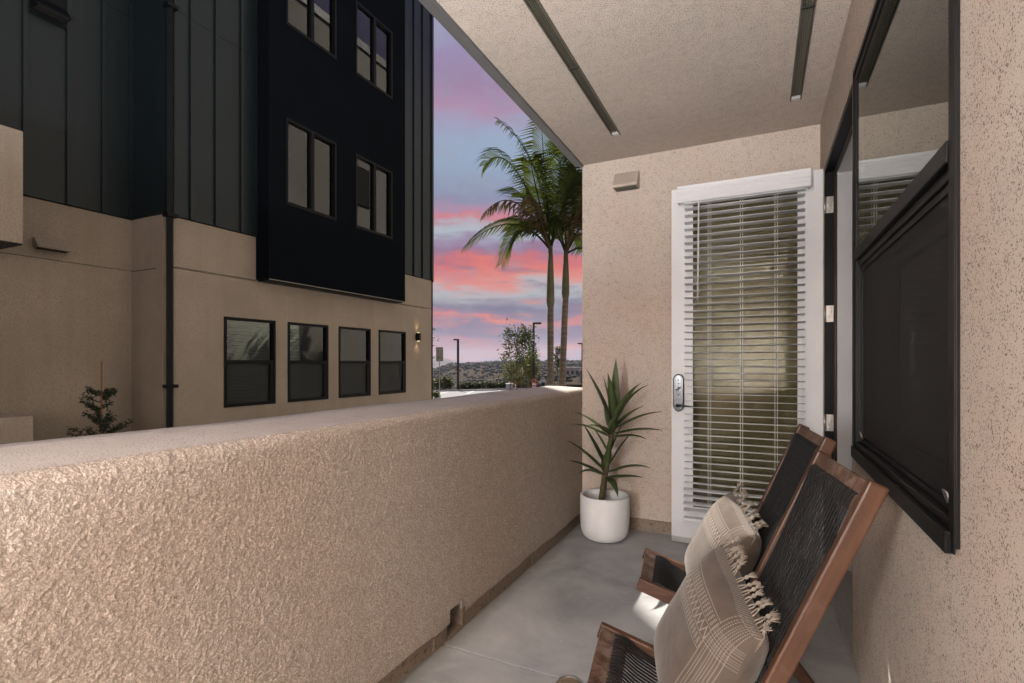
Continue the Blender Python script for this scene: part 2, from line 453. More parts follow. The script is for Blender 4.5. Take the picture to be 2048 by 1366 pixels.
def fabric(name):
    """woven cushion cover: plain taupe with stitched bands; local x = across, y = up"""
    m, nt, b = base_mat(name)
    o = nt.obj()
    x, y, z = nt.sep(o)
    x = nt.math('MULTIPLY', x, -1.0)
    base = nt.mix(nt.rampv(nt.noise(o, 14.0, 4.0, 0.6), 0.3, 0.7), (0.076, 0.056, 0.044, 1), (0.104, 0.078, 0.062, 1))
    thread = (0.36, 0.31, 0.265, 1)
    front = nt.math('GREATER_THAN', z, -0.004)

    def band(c, a, bb):
        return nt.math('MULTIPLY', nt.math('GREATER_THAN', c, a), nt.math('LESS_THAN', c, bb))

    def AND(p, q):
        return nt.math('MULTIPLY', p, q)

    def OR(p, q):
        return nt.math('MAXIMUM', p, q)
    inner = nt.math('GREATER_THAN', x, -0.135)
    # dash rows
    dash = nt.math('GREATER_THAN', nt.math('FRACT', nt.math('MULTIPLY', x, 62.0)), 0.42)
    fine = nt.math('GREATER_THAN', nt.math('FRACT', nt.math('MULTIPLY', y, 210.0)), 0.45)
    rowA = AND(band(y, 0.062, 0.084), AND(dash, fine))
    rowC = AND(band(y, 0.128, 0.152), AND(dash, fine))
    # zigzag
    tri = nt.math('PINGPONG', nt.math('MULTIPLY', x, 2.0), 0.026)
    zz = nt.math('LESS_THAN', nt.math('ABSOLUTE', nt.math('SUBTRACT', nt.math('SUBTRACT', y, 0.093), tri)), 0.0045)
    rows = OR(OR(rowA, rowC), zz)
    for yy in (0.056, 0.0885, 0.1235, 0.157):
        ln = AND(band(y, yy, yy + 0.0028), nt.math('GREATER_THAN', nt.math('FRACT', nt.math('MULTIPLY', x, 150.0)), 0.4))
        rows = OR(rows, ln)
    rows = AND(rows, inner)
    # selvedge under the fringe
    selv = AND(nt.math('GREATER_THAN', y, 0.198), nt.math('GREATER_THAN', nt.math('FRACT', nt.math('ADD', nt.math('MULTIPLY', x, 95.0), nt.math('MULTIPLY', y, 110.0))), 0.55))
    # striped border along one side
    stitch = nt.math('GREATER_THAN', nt.math('FRACT', nt.math('MULTIPLY', y, 170.0)), 0.35)
    side = None
    for xx, ww in ((-0.136, 0.004), (-0.148, 0.003), (-0.156, 0.0035), (-0.166, 0.002), (-0.172, 0.002), (-0.178, 0.002), (-0.184, 0.002), (-0.190, 0.002), (-0.196, 0.002), (-0.212, 0.003)):
        ln = AND(band(x, xx, xx + ww), stitch)
        side = ln if side is None else OR(side, ln)
    dense = AND(AND(band(x, -0.205, -0.132), band(y, 0.085, 0.150)), AND(nt.math('GREATER_THAN', nt.math('FRACT', nt.math('MULTIPLY', y, 120.0)), 0.45), fine))
    sideband = nt.math('LESS_THAN', x, -0.160)
    cb = nt.mix(AND(AND(sideband, front), 0.45), base, (0.115, 0.091, 0.074, 1))
    allp = AND(OR(OR(rows, AND(selv, 0.6)), OR(AND(side, 0.85), AND(dense, 0.6))), front)
    c = nt.mix(nt.math('MULTIPLY', allp, 0.55), cb, thread)
    nt.l.new(c, b.inputs['Base Color'])
    b.inputs['Roughness'].default_value = 0.95
    b.inputs['Specular IOR Level'].default_value = 0.1
    b.inputs['Sheen Weight'].default_value = 0.25
    wv = nt.noise(o, 420.0, 2.0, 0.6)
    cr = nt.noise(o, 9.0, 3.0, 0.55, 0.6)
    h = nt.math('ADD', nt.math('MULTIPLY', wv, 0.15), nt.math('ADD', nt.math('MULTIPLY', allp, 0.25), nt.math('MULTIPLY', cr, 1.4)))
    nt.l.new(nt.bump(h, 0.5, 0.006), b.inputs['Normal'])
    return m


M['fabric'] = fabric('woven_taupe_cover')
M['fringe'] = plain('cotton_fringe', (0.26, 0.22, 0.182), 0.95, 0, 0.1, 0.25, 60)


def perforated():
    m, nt, b = base_mat('perforated_vent_strip')
    o = nt.obj()
    x, y, z = nt.sep(o)
    fx = nt.math('SUBTRACT', nt.math('FRACT', nt.math('MULTIPLY', x, 110.0)), 0.5)
    fy = nt.math('SUBTRACT', nt.math('FRACT', nt.math('MULTIPLY', y, 60.0)), 0.5)
    d = nt.math('SQRT', nt.math('ADD', nt.math('MULTIPLY', fx, fx), nt.math('MULTIPLY', fy, fy)))
    c = nt.mix(nt.math('LESS_THAN', d, 0.33), (0.16, 0.14, 0.105, 1), (0.012, 0.011, 0.009, 1))
    nt.l.new(c, b.inputs['Base Color'])
    b.inputs['Roughness'].default_value = 0.55
    return m


M['perf'] = perforated()


def screen_mat():
    m, nt, b = base_mat('insect_screen_mesh')
    b.inputs['Base Color'].default_value = (0.016, 0.0155, 0.0155, 1)
    b.inputs['Roughness'].default_value = 0.6
    tr = nt.new('ShaderNodeBsdfTransparent')
    mx = nt.new('ShaderNodeMixShader')
    mx.inputs[0].default_value = 0.5
    nt.l.new(tr.outputs[0], mx.inputs[1])
    nt.l.new(b.outputs[0], mx.inputs[2])
    nt.l.new(mx.outputs[0], nt.n['Material Output'].inputs[0])
    return m


M['screen'] = screen_mat()


def emit(name, col, strength):
    m, nt, b = base_mat(name)
    b.inputs['Emission Color'].default_value = (*col, 1)
    b.inputs['Emission Strength'].default_value = strength
    b.inputs['Base Color'].default_value = (0.8, 0.8, 0.8, 1)
    return m


M['lit'] = emit('lit_lens', (1.0, 0.72, 0.40), 1.8)


def hill_mat():
    m, nt, b = base_mat('dry_hillside')
    o = nt.obj()
    n = nt.noise(o, 0.02, 5.0, 0.65)
    n2 = nt.noise(o, 0.16, 4.0, 0.65)
    c = nt.ramp(n, [(0.3, (0.040, 0.032, 0.026)), (0.55, (0.066, 0.053, 0.042)), (0.75, (0.092, 0.074, 0.058))])
    c = nt.mix(nt.math('MULTIPLY', nt.rampv(n2, 0.52, 0.68), 0.6), c, (0.055, 0.052, 0.038, 1))
    nt.l.new(c, b.inputs['Base Color'])
    b.inputs['Roughness'].default_value = 1.0
    b.inputs['Specular IOR Level'].default_value = 0.0
    return m


M['hill'] = hill_mat()


# ------------------------------------------------------------------ mesh helpers
class MB:
    def __init__(self):
        self.v, self.f = [], []

    def box(self, x0, x1, y0, y1, z0, z1):
        o = len(self.v)
        self.v += [(x0, y0, z0), (x1, y0, z0), (x1, y1, z0), (x0, y1, z0), (x0, y0, z1), (x1, y0, z1), (x1, y1, z1), (x0, y1, z1)]
        self.f += [tuple(o + i for i in q) for q in ((0, 3, 2, 1), (4, 5, 6, 7), (0, 1, 5, 4), (1, 2, 6, 5), (2, 3, 7, 6), (3, 0, 4, 7))]
        return self

    def quad(self, *p):
        o = len(self.v)
        self.v += [tuple(q) for q in p]
        self.f.append(tuple(range(o, o + len(p))))
        return self

    def prism(self, poly, vec):
        """closed prism: polygon (list of 3D points) swept by vec"""
        o = len(self.v)
        n = len(poly)
        vec = Vector(vec)
        self.v += [tuple(p) for p in poly] + [tuple(Vector(p) + vec) for p in poly]
        self.f.append(tuple(o + i for i in range(n))[::-1])
        self.f.append(tuple(o + n + i for i in range(n)))
        for i in range(n):
            j = (i + 1) % n
            self.f.append((o + i, o + j, o + n + j, o + n + i))
        return self

    def tube(self, pts, rad, seg=8, cap=True):
        pts = [Vector(p) for p in pts]
        n = len(pts)
        rr = rad if isinstance(rad, (list, tuple)) else [rad] * n
        o = len(self.v)
        up = None
        for i, p in enumerate(pts):
            d = (pts[min(i + 1, n - 1)] - pts[max(i - 1, 0)])
            d = d.normalized() if d.length > 1e-9 else Vector((0, 0, 1))
            if up is None:
                up = Vector((0, 0, 1)) if abs(d.z) < 0.9 else Vector((1, 0, 0))
            a = d.cross(up)
            if a.length < 1e-6:
                a = d.cross(Vector((0, 1, 0)))
            a.normalize()
            b = a.cross(d).normalized()
            up = b
            for k in range(seg):
                t = 2 * math.pi * k / seg
                self.v.append(tuple(p + (a * math.cos(t) + b * math.sin(t)) * rr[i]))
        for i in range(n - 1):
            for k in range(seg):
                k2 = (k + 1) % seg
                self.f.append((o + i * seg + k, o + i * seg + k2, o + (i + 1) * seg + k2, o + (i + 1) * seg + k))
        if cap:
            self.f.append(tuple(o + k for k in range(seg))[::-1])
            self.f.append(tuple(o + (n - 1) * seg + k for k in range(seg)))
        return self

    def lathe(self, prof, cx, cy, seg=40, cap=False):
        o = len(self.v)
        n = len(prof)
        for r, z in prof:
            for k in range(seg):
                t = 2 * math.pi * k / seg
                self.v.append((cx + r * math.cos(t), cy + r * math.sin(t), z))
        for i in range(n - 1):
            for k in range(seg):
                k2 = (k + 1) % seg
                self.f.append((o + i * seg + k, o + i * seg + k2, o + (i + 1) * seg + k2, o + (i + 1) * seg + k))
        if cap:
            self.f.append(tuple(o + k for k in range(seg))[::-1])
            self.f.append(tuple(o + (n - 1) * seg + k for k in range(seg)))
        return self

    def mesh(self, name):
        me = bpy.data.meshes.new(name)
        me.from_pydata([tuple(p) for p in self.v], [], self.f)
        me.update()
        return me

    def build(self, name, mat, parent=None, smooth=False, bevel=0.0, fix=False):
        me = self.mesh(name)
        if fix:
            bm = bmesh.new()
            bm.from_mesh(me)
            bmesh.ops.recalc_face_normals(bm, faces=bm.faces)
            bm.to_mesh(me)
            bm.free()
        ob = bpy.data.objects.new(name, me)
        COL.objects.link(ob)
        if mat is not None:
            me.materials.append(M[mat] if isinstance(mat, str) else mat)
        if parent is not None:
            ob.parent = parent
        if smooth:
            for p in me.polygons:
                p.use_smooth = True
        if bevel > 0:
            b = ob.modifiers.new('bevel', 'BEVEL')
            b.width = bevel
            b.segments = 2
            b.limit_method = 'ANGLE'
        return ob


def tag(o, label, cat, group=None, kind=None):
    if label:
        o['label'] = label
    if cat:
        o['category'] = cat
    if group:
        o['group'] = group
    if kind:
        o['kind'] = kind
    return o


def struct(o):
    o['kind'] = 'structure'
    return o


def empty(name, loc, rz=0.0):
    e = bpy.data.objects.new(name, None)
    COL.objects.link(e)
    e.location = loc
    e.rotation_euler = (0, 0, rz)
    e.empty_display_size = 0.2
    return e


def dup(o, parent=None):
    c = o.copy()
    COL.objects.link(c)
    if parent is not None:
        c.parent = parent
    for ch in list(o.children):
        dup(ch, c)
    return c


def wall_x(mb, x, y0, y1, z0, z1, holes, depth, sgn):
    """wall sheet at x=const with rectangular holes and reveals running to x + sgn*depth"""
    ys = sorted({y0, y1, *[h[0] for h in holes], *[h[1] for h in holes]})
    zs = sorted({z0, z1, *[h[2] for h in holes], *[h[3] for h in holes]})
    for i in range(len(ys) - 1):
        for j in range(len(zs) - 1):
            a, b, c, d = ys[i], ys[i + 1], zs[j], zs[j + 1]
            my, mz = (a + b) / 2, (c + d) / 2
            if any(h[0] < my < h[1] and h[2] < mz < h[3] for h in holes):
                continue
            mb.quad((x, a, c), (x, b, c), (x, b, d), (x, a, d))
            mb.quad((x + sgn * depth, a, c), (x + sgn * depth, a, d), (x + sgn * depth, b, d), (x + sgn * depth, b, c))
    e = x + sgn * depth
    for h in holes:
        a, b, c, d = h
        mb.quad((x, a, c), (e, a, c), (e, b, c), (x, b, c))
        mb.quad((x, a, d), (x, b, d), (e, b, d), (e, a, d))
        mb.quad((x, a, c), (x, a, d), (e, a, d), (e, a, c))
        mb.quad((x, b, c), (e, b, c), (e, b, d), (x, b, d))
    mb.quad((x, y0, z0), (x, y0, z1), (e, y0, z1), (e, y0, z0))
    mb.quad((x, y1, z0), (e, y1, z0), (e, y1, z1), (x, y1, z1))
    mb.quad((x, y0, z1), (x, y1, z1), (e, y1, z1), (e, y0, z1))
    return mb


# ================================================================== PATIO SHELL
YE, XR, XP, ZC = 3.85, 0.35, -1.25, 2.79
YB = -3.2
fl = struct(MB().box(XP - 0.35, XR + 0.5, 1.916, YE + 0.2, -0.12, 0.0).build('patio_floor', 'floor'))
MB().box(XP - 0.35, XR + 0.5, YB, 1.905, -0.12, 0.0).build('slab', 'floor', fl)
MB().box(XP - 0.35, XR + 0.5, 1.904, 1.917, -0.12, -0.012).build('joint_filler', 'ventdark', fl)

# ceiling with two slots
ceil = struct(empty('patio_ceiling', (0, 0, ZC)))
SL = [(-0.905, -0.845), (0.158, 0.218)]
SY1 = 3.43
cb = MB()
for x0, x1 in ((-1.24, SL[0][0]), (SL[0][1], SL[1][0]), (SL[1][1], 0.5)):
    cb.box(x0, x1, YB, SY1, 0, 0.15)
cb.box(-1.24, 0.5, SY1, YE + 0.2, 0, 0.15)
cb.build('soffit', 'ceil', ceil)
for x0, x1 in SL:
    ve = MB()
    ve.box(x0 + 0.0005, x0 + 0.007, YB, SY1 - 0.0005, -0.006, 0.03)
    ve.box(x1 - 0.007, x1 - 0.0005, YB, SY1 - 0.0005, -0.006, 0.03)
    for k in range(4):
        xx = x0 + 0.013 + k * 0.0105
        ve.box(xx, xx + 0.003, YB, SY1 - 0.03, 0.001, 0.012)
    vt = ve.build('slot_vent', 'ventslot', ceil)
    sections = [(SY1 - 0.03, 2.555), (2.545, 1.6), (1.59, 0.6), (0.59, -0.4), (-0.41, YB)]
    for b, a in sections:
        MB().box(x0 + 0.008, x1 - 0.008, a, b, 0.010, 0.014).build('perforated_strip', 'perf', vt)
    MB().box(x0 + 0.0075, x1 - 0.0075, SY1 - 0.028, SY1 - 0.001, -0.003, 0.02).build('end_cap', 'jamb', vt)
    for yy in (2.55, 1.595, 0.595, -0.405):
        MB().box(x0 + 0.001, x1 - 0.001, yy - 0.003, yy + 0.003, -0.0075, 0.0).build('joint', 'ventdark', vt)
    MB().box(x0, x1, YB, SY1, 0.05, 0.06).build('duct_backing', 'ventdark', vt)
de = MB()
de.box(-1.268, -1.2405, YB, YE - 0.001, -0.016, 0.10)
de.box(-1.304, -1.2685, YB, YE - 0.001, -0.006, 0.13)
de.build('drip_edge', 'trimgrey', ceil, bevel=0.002)

# end wall
ew_ = MB()
ew_.box(XP, 0.5, YE, YE + 0.2, 0.075, ZC - 0.0005)
endw = tag(ew_.build('end_wall', 'endwall'), 'beige stucco end wall behind the open door and potted plant', 'wall')
MB().box(XP + 0.001, XR - 0.001, YE - 0.012, YE - 0.0005, 0.078, 0.090).build('weep_screed', 'base', endw)
MB().box(XP, 0.5, YE + 0.006, YE + 0.19, -0.02, 0.0748).build('footing', 'base', endw)
# vent hood on the end wall
vh = MB()
x0, x1, zb, zt, dp = -0.985, -0.805, 2.545, 2.668, 0.105
vh.prism([(x0, YE - 0.001, zb), (x0, YE - dp, zb), (x0, YE - dp, zb + 0.018), (x0, YE - 0.035, zt), (x0, YE - 0.001, zt)], (x1 - x0, 0, 0))
hood = vh.build('vent_hood', 'venthood', endw, bevel=0.003, fix=True)
g = MB()
for k in range(9):
    yy = YE - dp + 0.012 + k * 0.0095
    g.box(x0 + 0.01, x1 - 0.01, yy, yy + 0.005, zb - 0.006, zb - 0.001)
g.build('grille', 'ventslot', hood)

# right-hand wall with the door and the window openings
DY0, DY1, DZ = 2.565, 3.665, 2.432
WY0, WY1, WZ0, WZ1 = 1.275, 2.478, 0.885, 2.418
sw = wall_x(MB(), XR, YB, YE - 0.0005, 0.0, ZC - 0.0005, [(DY0, DY1, 0.0, DZ), (WY0, WY1, WZ0, WZ1)], 0.15, 1)
sidew = tag(sw.build('side_wall', 'wall'), 'speckled beige stucco wall with the black window and door opening', 'wall')
rear = tag(MB().box(-1.62, 0.5, YB - 0.2, YB - 0.001, 0, ZC + 0.1).build('rear_bounce_wall', 'endwall'), 'unseen beige stucco wall added behind the viewpoint to bounce light', 'wall')  # unseen wall, added to bounce light into the patio

# door frame in the side wall
df = MB()
df.box(XR + 0.003, XR + 0.052, DY1 - 0.030, DY1 - 0.001, 0.012, DZ - 0.001)
df.box(XR + 0.003, XR + 0.052, DY0 + 0.001, DY0 + 0.030, 0.012, DZ - 0.001)
df.box(XR + 0.003, XR + 0.052, DY0 + 0.0305, DY1 - 0.0305, DZ - 0.030, DZ - 0.001)
dfr = df.build('door_frame', 'frame', sidew)
st = MB()
st.tube([(XR + 0.060, DY1 - 0.034, 0.02), (XR + 0.060, DY1 - 0.034, DZ - 0.03)], 0.007, 8)
st.tube([(XR + 0.060, DY0 + 0.03, DZ - 0.035), (XR + 0.060, DY1 - 0.03, DZ - 0.035)], 0.007, 8)
st.build('weatherstrip', 'strip', dfr, True)
jl = MB()
jl.box(XR + 0.068, XR + 0.30, DY1 - 0.045, DY1 - 0.0015, 0.012, DZ - 0.001)
jl.box(XR + 0.068, XR + 0.30, DY0 + 0.0015, DY0 + 0.045, 0.012, DZ - 0.001)
jl.box(XR + 0.068, XR + 0.30, DY0 + 0.0455, DY1 - 0.0455, DZ - 0.045, DZ - 0.001)
jl.build('jamb_lining', 'jamb', dfr)
for hz in (2.205, 1.545, 0.885):
    h = MB().box(XR + 0.012, XR + 0.050, DY1 - 0.034, DY1 - 0.0305, hz - 0.05, hz + 0.05)
    h = h.build('hinge', 'steel', dfr, bevel=0.001)
    kn = MB().tube([(XR + 0.004, DY1 - 0.040, hz - 0.05), (XR + 0.004, DY1 - 0.040, hz + 0.05)], 0.007, 10)
    for q in (-0.036, -0.012, 0.012, 0.036):
        kn.tube([(XR + 0.033 + 0.004 * math.copysign(1, q), DY1 - 0.0345, hz + q), (XR + 0.033 + 0.004 * math.copysign(1, q), DY1 - 0.0355, hz + q)], 0.004, 8)
    kn = kn.build('hinge_knuckle', 'steel', dfr, True)
th = MB().box(XR - 0.012, XR + 0.28, DY0 + 0.002, DY1 - 0.002, 0.0005, 0.010)
for k in range(7):
    th.box(XR - 0.005 + k * 0.03, XR + 0.005 + k * 0.03, DY0 + 0.003, DY1 - 0.003, 0.010, 0.014)
th.build('threshold', 'steel', dfr)

# window
XF = XR - 0.008
wf = MB()
FW = 0.042
wf.box(XF, XR + 0.11, WY0 + 0.001, WY0 + FW, WZ0 + 0.001, WZ1 - 0.001)
wf.box(XF, XR + 0.11, WY1 - FW, WY1 - 0.001, WZ0 + 0.001, WZ1 - 0.001)
wf.box(XF + 0.001, XR + 0.11, WY0 + FW, WY1 - FW, WZ1 - FW, WZ1 - 0.001)
wf.box(XF + 0.001, XR + 0.11, WY0 + FW, WY1 - FW, WZ0 + 0.001, WZ0 + 0.050)
win = wf.build('window', 'bronze', sidew, bevel=0.003)
fl_ = MB()
fl_.box(XF - 0.003, XF - 0.0005, WY0 - 0.004, WY0 + 0.016, WZ0 - 0.010, WZ1 + 0.004)
fl_.box(XF - 0.003, XF - 0.0005, WY1 - 0.016, WY1 + 0.004, WZ0 - 0.010, WZ1 + 0.004)
fl_.box(XF - 0.0055, XF - 0.0005, WY0 + 0.0165, WY1 - 0.0165, WZ1 - 0.016, WZ1 + 0.004)
fl_.box(XF - 0.012, XF - 0.0005, WY0 + 0.0165, WY1 - 0.0165, WZ0 - 0.014, WZ0 + 0.030)
fl_.build('outer_flange', 'bronze', win, bevel=0.002)
sl = MB()
sl.box(XF - 0.004, XR + 0.075, WY0 + FW + 0.0005, WY1 - FW - 0.0005, 1.655, 1.700)
sl.box(XF + 0.010, XR + 0.070, WY0 + FW + 0.0005, WY1 - FW - 0.0005, 1.630, 1.6545)
sl.build('meeting_rail', 'bronze', win, bevel=0.003)
MB().box(XR - 0.002, XR + 0.003, WY0 + FW, WY1 - FW, 1.700, WZ1 - FW).build('pane', 'glass', win)
MB().box(XR + 0.078, XR + 0.083, WY0 + FW, WY1 - FW, WZ0 + 0.05, 1.655).build('pane', 'glass', win)
sf = MB()
SX0, SX1 = XR + 0.010, XR + 0.022
sf.box(SX0, SX1, WY0 + FW + 0.001, WY0 + FW + 0.018, WZ0 + 0.051, 1.629)
sf.box(SX0, SX1, WY1 - FW - 0.018, WY1 - FW - 0.001, WZ0 + 0.051, 1.629)
sf.box(SX0, SX1, WY0 + FW + 0.0185, WY1 - FW - 0.0185, WZ0 + 0.051, WZ0 + 0.069)
sf.box(SX0, SX1, WY0 + FW + 0.0185, WY1 - FW - 0.0185, 1.611, 1.629)
sf.build('screen_frame', 'bronze', win)
MB().box(SX0 + 0.005, SX0 + 0.0065, WY0 + FW + 0.018, WY1 - FW - 0.018, WZ0 + 0.069, 1.611).build('insect_screen', 'screen', win)
tb = MB()
for yy in (WY0 + FW + 0.05, WY1 - FW - 0.05):
    tb.tube([(SX0 - 0.002, yy - 0.012, WZ0 + 0.068), (SX0 - 0.010, yy - 0.012, WZ0 + 0.095), (SX0 - 0.010, yy + 0.012, WZ0 + 0.095), (SX0 - 0.002, yy + 0.012, WZ0 + 0.068)], 0.0025, 6)
tb.build('pull_tab', 'steel', win, True)
ib = MB()
zz = WZ0 + 0.05
while zz < WZ1 - 0.05:
    ib.quad((XR + 0.16, WY0 - 0.02, zz), (XR + 0.16, WY1 - 0.3, zz), (XR + 0.20, WY1 - 0.3, zz + 0.018), (XR + 0.20, WY0 - 0.02, zz + 0.018))
    zz += 0.046
o = ib.build('indoor_blind', 'farblind', win)
o['kind'] = 'stuff'
# room behind the wall
rm = MB()
rx0, rx1, ry0, ry1 = XR + 0.152, 4.2, YB, YE + 0.19
rm.quad((rx1, ry0, 0), (rx1, ry1, 0), (rx1, ry1, ZC), (rx1, ry0, ZC))
rm.quad((rx0, ry0, 0), (rx1, ry0, 0), (rx1, ry0, ZC), (rx0, ry0, ZC))
rm.quad((rx0, ry1, 0), (rx0, ry1, ZC), (rx1, ry1, ZC), (rx1, ry1, 0))
rm.quad((rx0, ry0, 0.003), (rx0, ry1, 0.003), (rx1, ry1, 0.003), (rx1, ry0, 0.003))
rm.quad((rx0, ry0, ZC), (rx1, ry0, ZC), (rx1, ry1, ZC), (rx0, ry1, ZC))
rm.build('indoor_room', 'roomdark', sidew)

# ------------------------------------------------------------------ parapet
def parapet():
    root = empty('parapet_wall', (XP - 0.18, 1.9, 0))
    tag(root, 'waist-high rough beige stucco parapet along the patio floor', 'wall')
    off = -Vector(root.location)
    XO = -1.63
    # cross-section x,z with a softly rounded inner arris, fine vertical resolution
    N0, N1 = 1.965, 2.075
    prof = [(XP, 0.085), (XP, 0.110), (XP, 0.140)]
    for k in range(1, 12):
        prof.append((XP + 0.0012 * math.sin(k * 1.7), 0.085 + k * 0.0792))
    for k in range(7):
        a = k / 6 * math.pi / 2
        prof.append((XP - 0.035 + 0.035 * math.cos(a), 1.006 + 0.035 * math.sin(a)))
    ys = [YB, -1.0, 0.2]
    y = 0.5
    while y < YE:
        ys.append(y)
        y += 0.12
    ys = sorted([q for q in ys if not 1.90 < q < 2.12] + [1.944, 1.951, 2.030, 2.074])
    ys.append(YE + 0.09)
    rnd = random.Random(3)
    waves = [(rnd.uniform(1.5, 6), rnd.uniform(0, 6), rnd.uniform(0.001, 0.003)) for _ in range(5)]

    def wob(y, z):
        return sum(a * math.sin(f * y + p + 2.0 * z) for f, p, a in waves)
    # rough-cast face as real relief: dense grid near the viewpoint
    from mathutils import noise as mn
    dys = [YB, -2.4, -1.6, -0.9, -0.3]
    y = 0.15
    while y < YE + 0.05:
        dys.append(y)
        y += 0.0034 if y < 2.0 else 0.0054
    dys.append(YE + 0.09)
    path = []
    q = 0.085
    while q < 1.006:
        path.append((XP, q, 1.0, 0.0))
        q += 0.0035
    for k in range(9):
        a = k / 8 * math.pi / 2
        path.append((XP - 0.035 + 0.035 * math.cos(a), 1.006 + 0.035 * math.sin(a), math.cos(a), math.sin(a)))
    mb = MB()
    n = len(path)
    for y in dys:
        for i, (x, z, nx, nz_) in enumerate(path):
            fade = 1.0 if i < n - 4 else (n - 1 - i) / 4
            s1 = mn.noise(Vector((y * 130, z * 142, 0.3)))
            s2 = mn.noise(Vector((y * 62, z * 66, 4.1)))
            s3 = mn.noise(Vector((y * 9, z * 9, 8.0)))
            d = (0.0021 * s1 + 0.0009 * s2 + 0.0008 * s3) * fade
            wv = wob(y, z) * (1.0 if i < n - 6 else 0.5 + 0.5 * max(0, (n - 4 - i)) / 4)
            if i == 0:
                z += 0.004 * math.sin(9 * y) + 0.003 * math.sin(23 * y) + 0.004 * s1
            mb.v.append((x + wv + nx * d + off.x, y + off.y, z + nz_ * d + off.z))
    for j in range(len(dys) - 1):
        for i in range(n - 1):
            zc = path[i][1]
            if 1.945 < dys[j] < 2.072 and (zc < 0.108 or (zc < 0.138 and dys[j] < 2.026)):
                continue
            mb.f.append((j * n + i, j * n + i + 1, (j + 1) * n + i + 1, (j + 1) * n + i))
    f = mb.build('face', 'parapet', root, True)
    cap = MB()
    m = 5
    for y in ys[:-1] + [YE - 0.0005, YE + 0.21]:
        for k in range(m):
            t = k / (m - 1)
            x = XP - 0.035 + wob(y, 1.041) * 0.5 * (1 - t) + (XO - XP + 0.035) * t
            z = 1.0405 + 0.014 * t + wob(y, 1.0) * 0.8 * min(1, t * 4)
            if k == m - 1:
                z -= 0.004
            cap.v.append((x + off.x, y + off.y, z + off.z))
        cap.v.append((XO - 0.01 + off.x, y + off.y, 1.03 + off.z))
        cap.v.append((XO - 0.01 + off.x, y + off.y, -0.6 + off.z))
    mm = m + 2
    ny = len(ys) + 1
    for j in range(ny - 1):
        for i in range(mm - 1):
            cap.f.append((j * mm + i, j * mm + i + 1, (j + 1) * mm + i + 1, (j + 1) * mm + i))
    cap.f.append(tuple((ny - 1) * mm + i for i in range(mm)))
    cap.build('cap', 'cap', root, True)
    # recessed mortar footing under the render, in uneven lengths
    segs = [(YB, 0.6), (0.603, 1.30), (1.303, 1.842), (1.848, 1.95), (2.075, 2.20), (2.203, 2.9), (2.903, YE - 0.001)]
    for k, (a, b) in enumerate(segs):
        xo = XP - 0.012 - (0.012 if k in (2,) else 0.0) - (0.004 if k % 2 else 0)
        MB().box(-1.5 + off.x, xo + off.x, a + off.y, b + off.y, -0.02 + off.z, 0.088 + off.z).build('footing', 'base', root)
    # the open weep pocket: broken-out render showing a metal liner
    wp = MB()
    wp.box(-1.36 + off.x, -1.345 + off.x, 1.930 + off.y, 2.09 + off.y, -0.02 + off.z, 0.20 + off.z)
    wp.box(-1.344 + off.x, XP - 0.010 + off.x, 1.951 + off.y, 2.0745 + off.y, -0.02 + off.z, 0.012 + off.z)
    wp.box(-1.344 + off.x, XP - 0.006 + off.x, 1.938 + off.y, 1.9445 + off.y, 0.089 + off.z, 0.20 + off.z)
    wp.box(-1.344 + off.x, XP - 0.006 + off.x, 2.0755 + off.y, 2.082 + off.y, 0.089 + off.z, 0.20 + off.z)
    wp.build('weep_pocket', 'base', root)
    MB().box(-1.344 + off.x, -1.325 + off.x, 1.996 + off.y, 2.002 + off.y, 0.013 + off.z, 0.19 + off.z).build('pocket_rib', 'galv', root)
    lp = MB()
    lp.prism([(XP + 0.0025 + off.x, 2.030 + off.y, 0.146 + off.z), (XP + 0.0025 + off.x, 2.044 + off.y, 0.150 + off.z), (XP + 0.0025 + off.x, 2.042 + off.y, 0.112 + off.z), (XP + 0.0025 + off.x, 2.028 + off.y, 0.118 + off.z)], (0.010, 0, 0))
    lp.build('bent_metal_lip', 'galv', root, fix=True)
    return root


parapet()

# floor drain
dr = empty('floor_drain', (-0.665, 1.885, 0.0))
tag(dr, 'round slotted brass floor drain beside the nearer chair', 'drain')
MB().lathe([(0.052, 0.001), (0.052, 0.006), (0.046, 0.007), (0.044, 0.004)], 0, 0, 32).build('rim', 'steel', dr, True)
MB().lathe([(0.0, 0.002), (0.045, 0.002)], 0, 0, 32).build('sump', 'ventdark', dr)
gm = MB()
for k in range(-4, 5):
    hx = math.sqrt(max(0, 0.043 ** 2 - (k * 0.0095) ** 2))
    gm.box(-hx, hx, k * 0.0095 - 0.003, k * 0.0095 + 0.003, 0.0025, 0.0055)
gm.build('grate', plain('worn_brass', (0.32, 0.25, 0.16), 0.5, 0.6), dr).rotation_euler = (0, 0, 0.5)

# ================================================================== OPEN DOOR
DX0, DX1, YD = -0.553, 0.350, 3.69
door = empty('patio_door', (DX0, YD, 0))
tag(door, 'white glazed door standing open flat against the end wall', 'door')
ox, oy = -DX0, -YD
GX0, GX1, GZ0, GZ1 = -0.425, 0.226, 0.255, 2.345
d = MB()
d.box(DX0 + ox, GX0 + ox, 0, 0.044, 0.012, 2.446)
d.box(GX1 + ox, DX1 + ox, 0, 0.044, 0.012, 2.446)
d.box(GX0 + ox, GX1 + ox, 0, 0.044, 0.012, GZ0)
d.box(GX0 + ox, GX1 + ox, 0, 0.044, GZ1, 2.446)
d.build('leaf', 'white', door)
lf = MB()
for a in ((GX0 - 0.012, GX0 + 0.014, GZ0 - 0.012, GZ1 + 0.012), (GX1 - 0.014, GX1 + 0.012, GZ0 - 0.012, GZ1 + 0.012)):
    lf.box(a[0] + ox, a[1] + ox, -0.009, -0.0005, a[2], a[3])
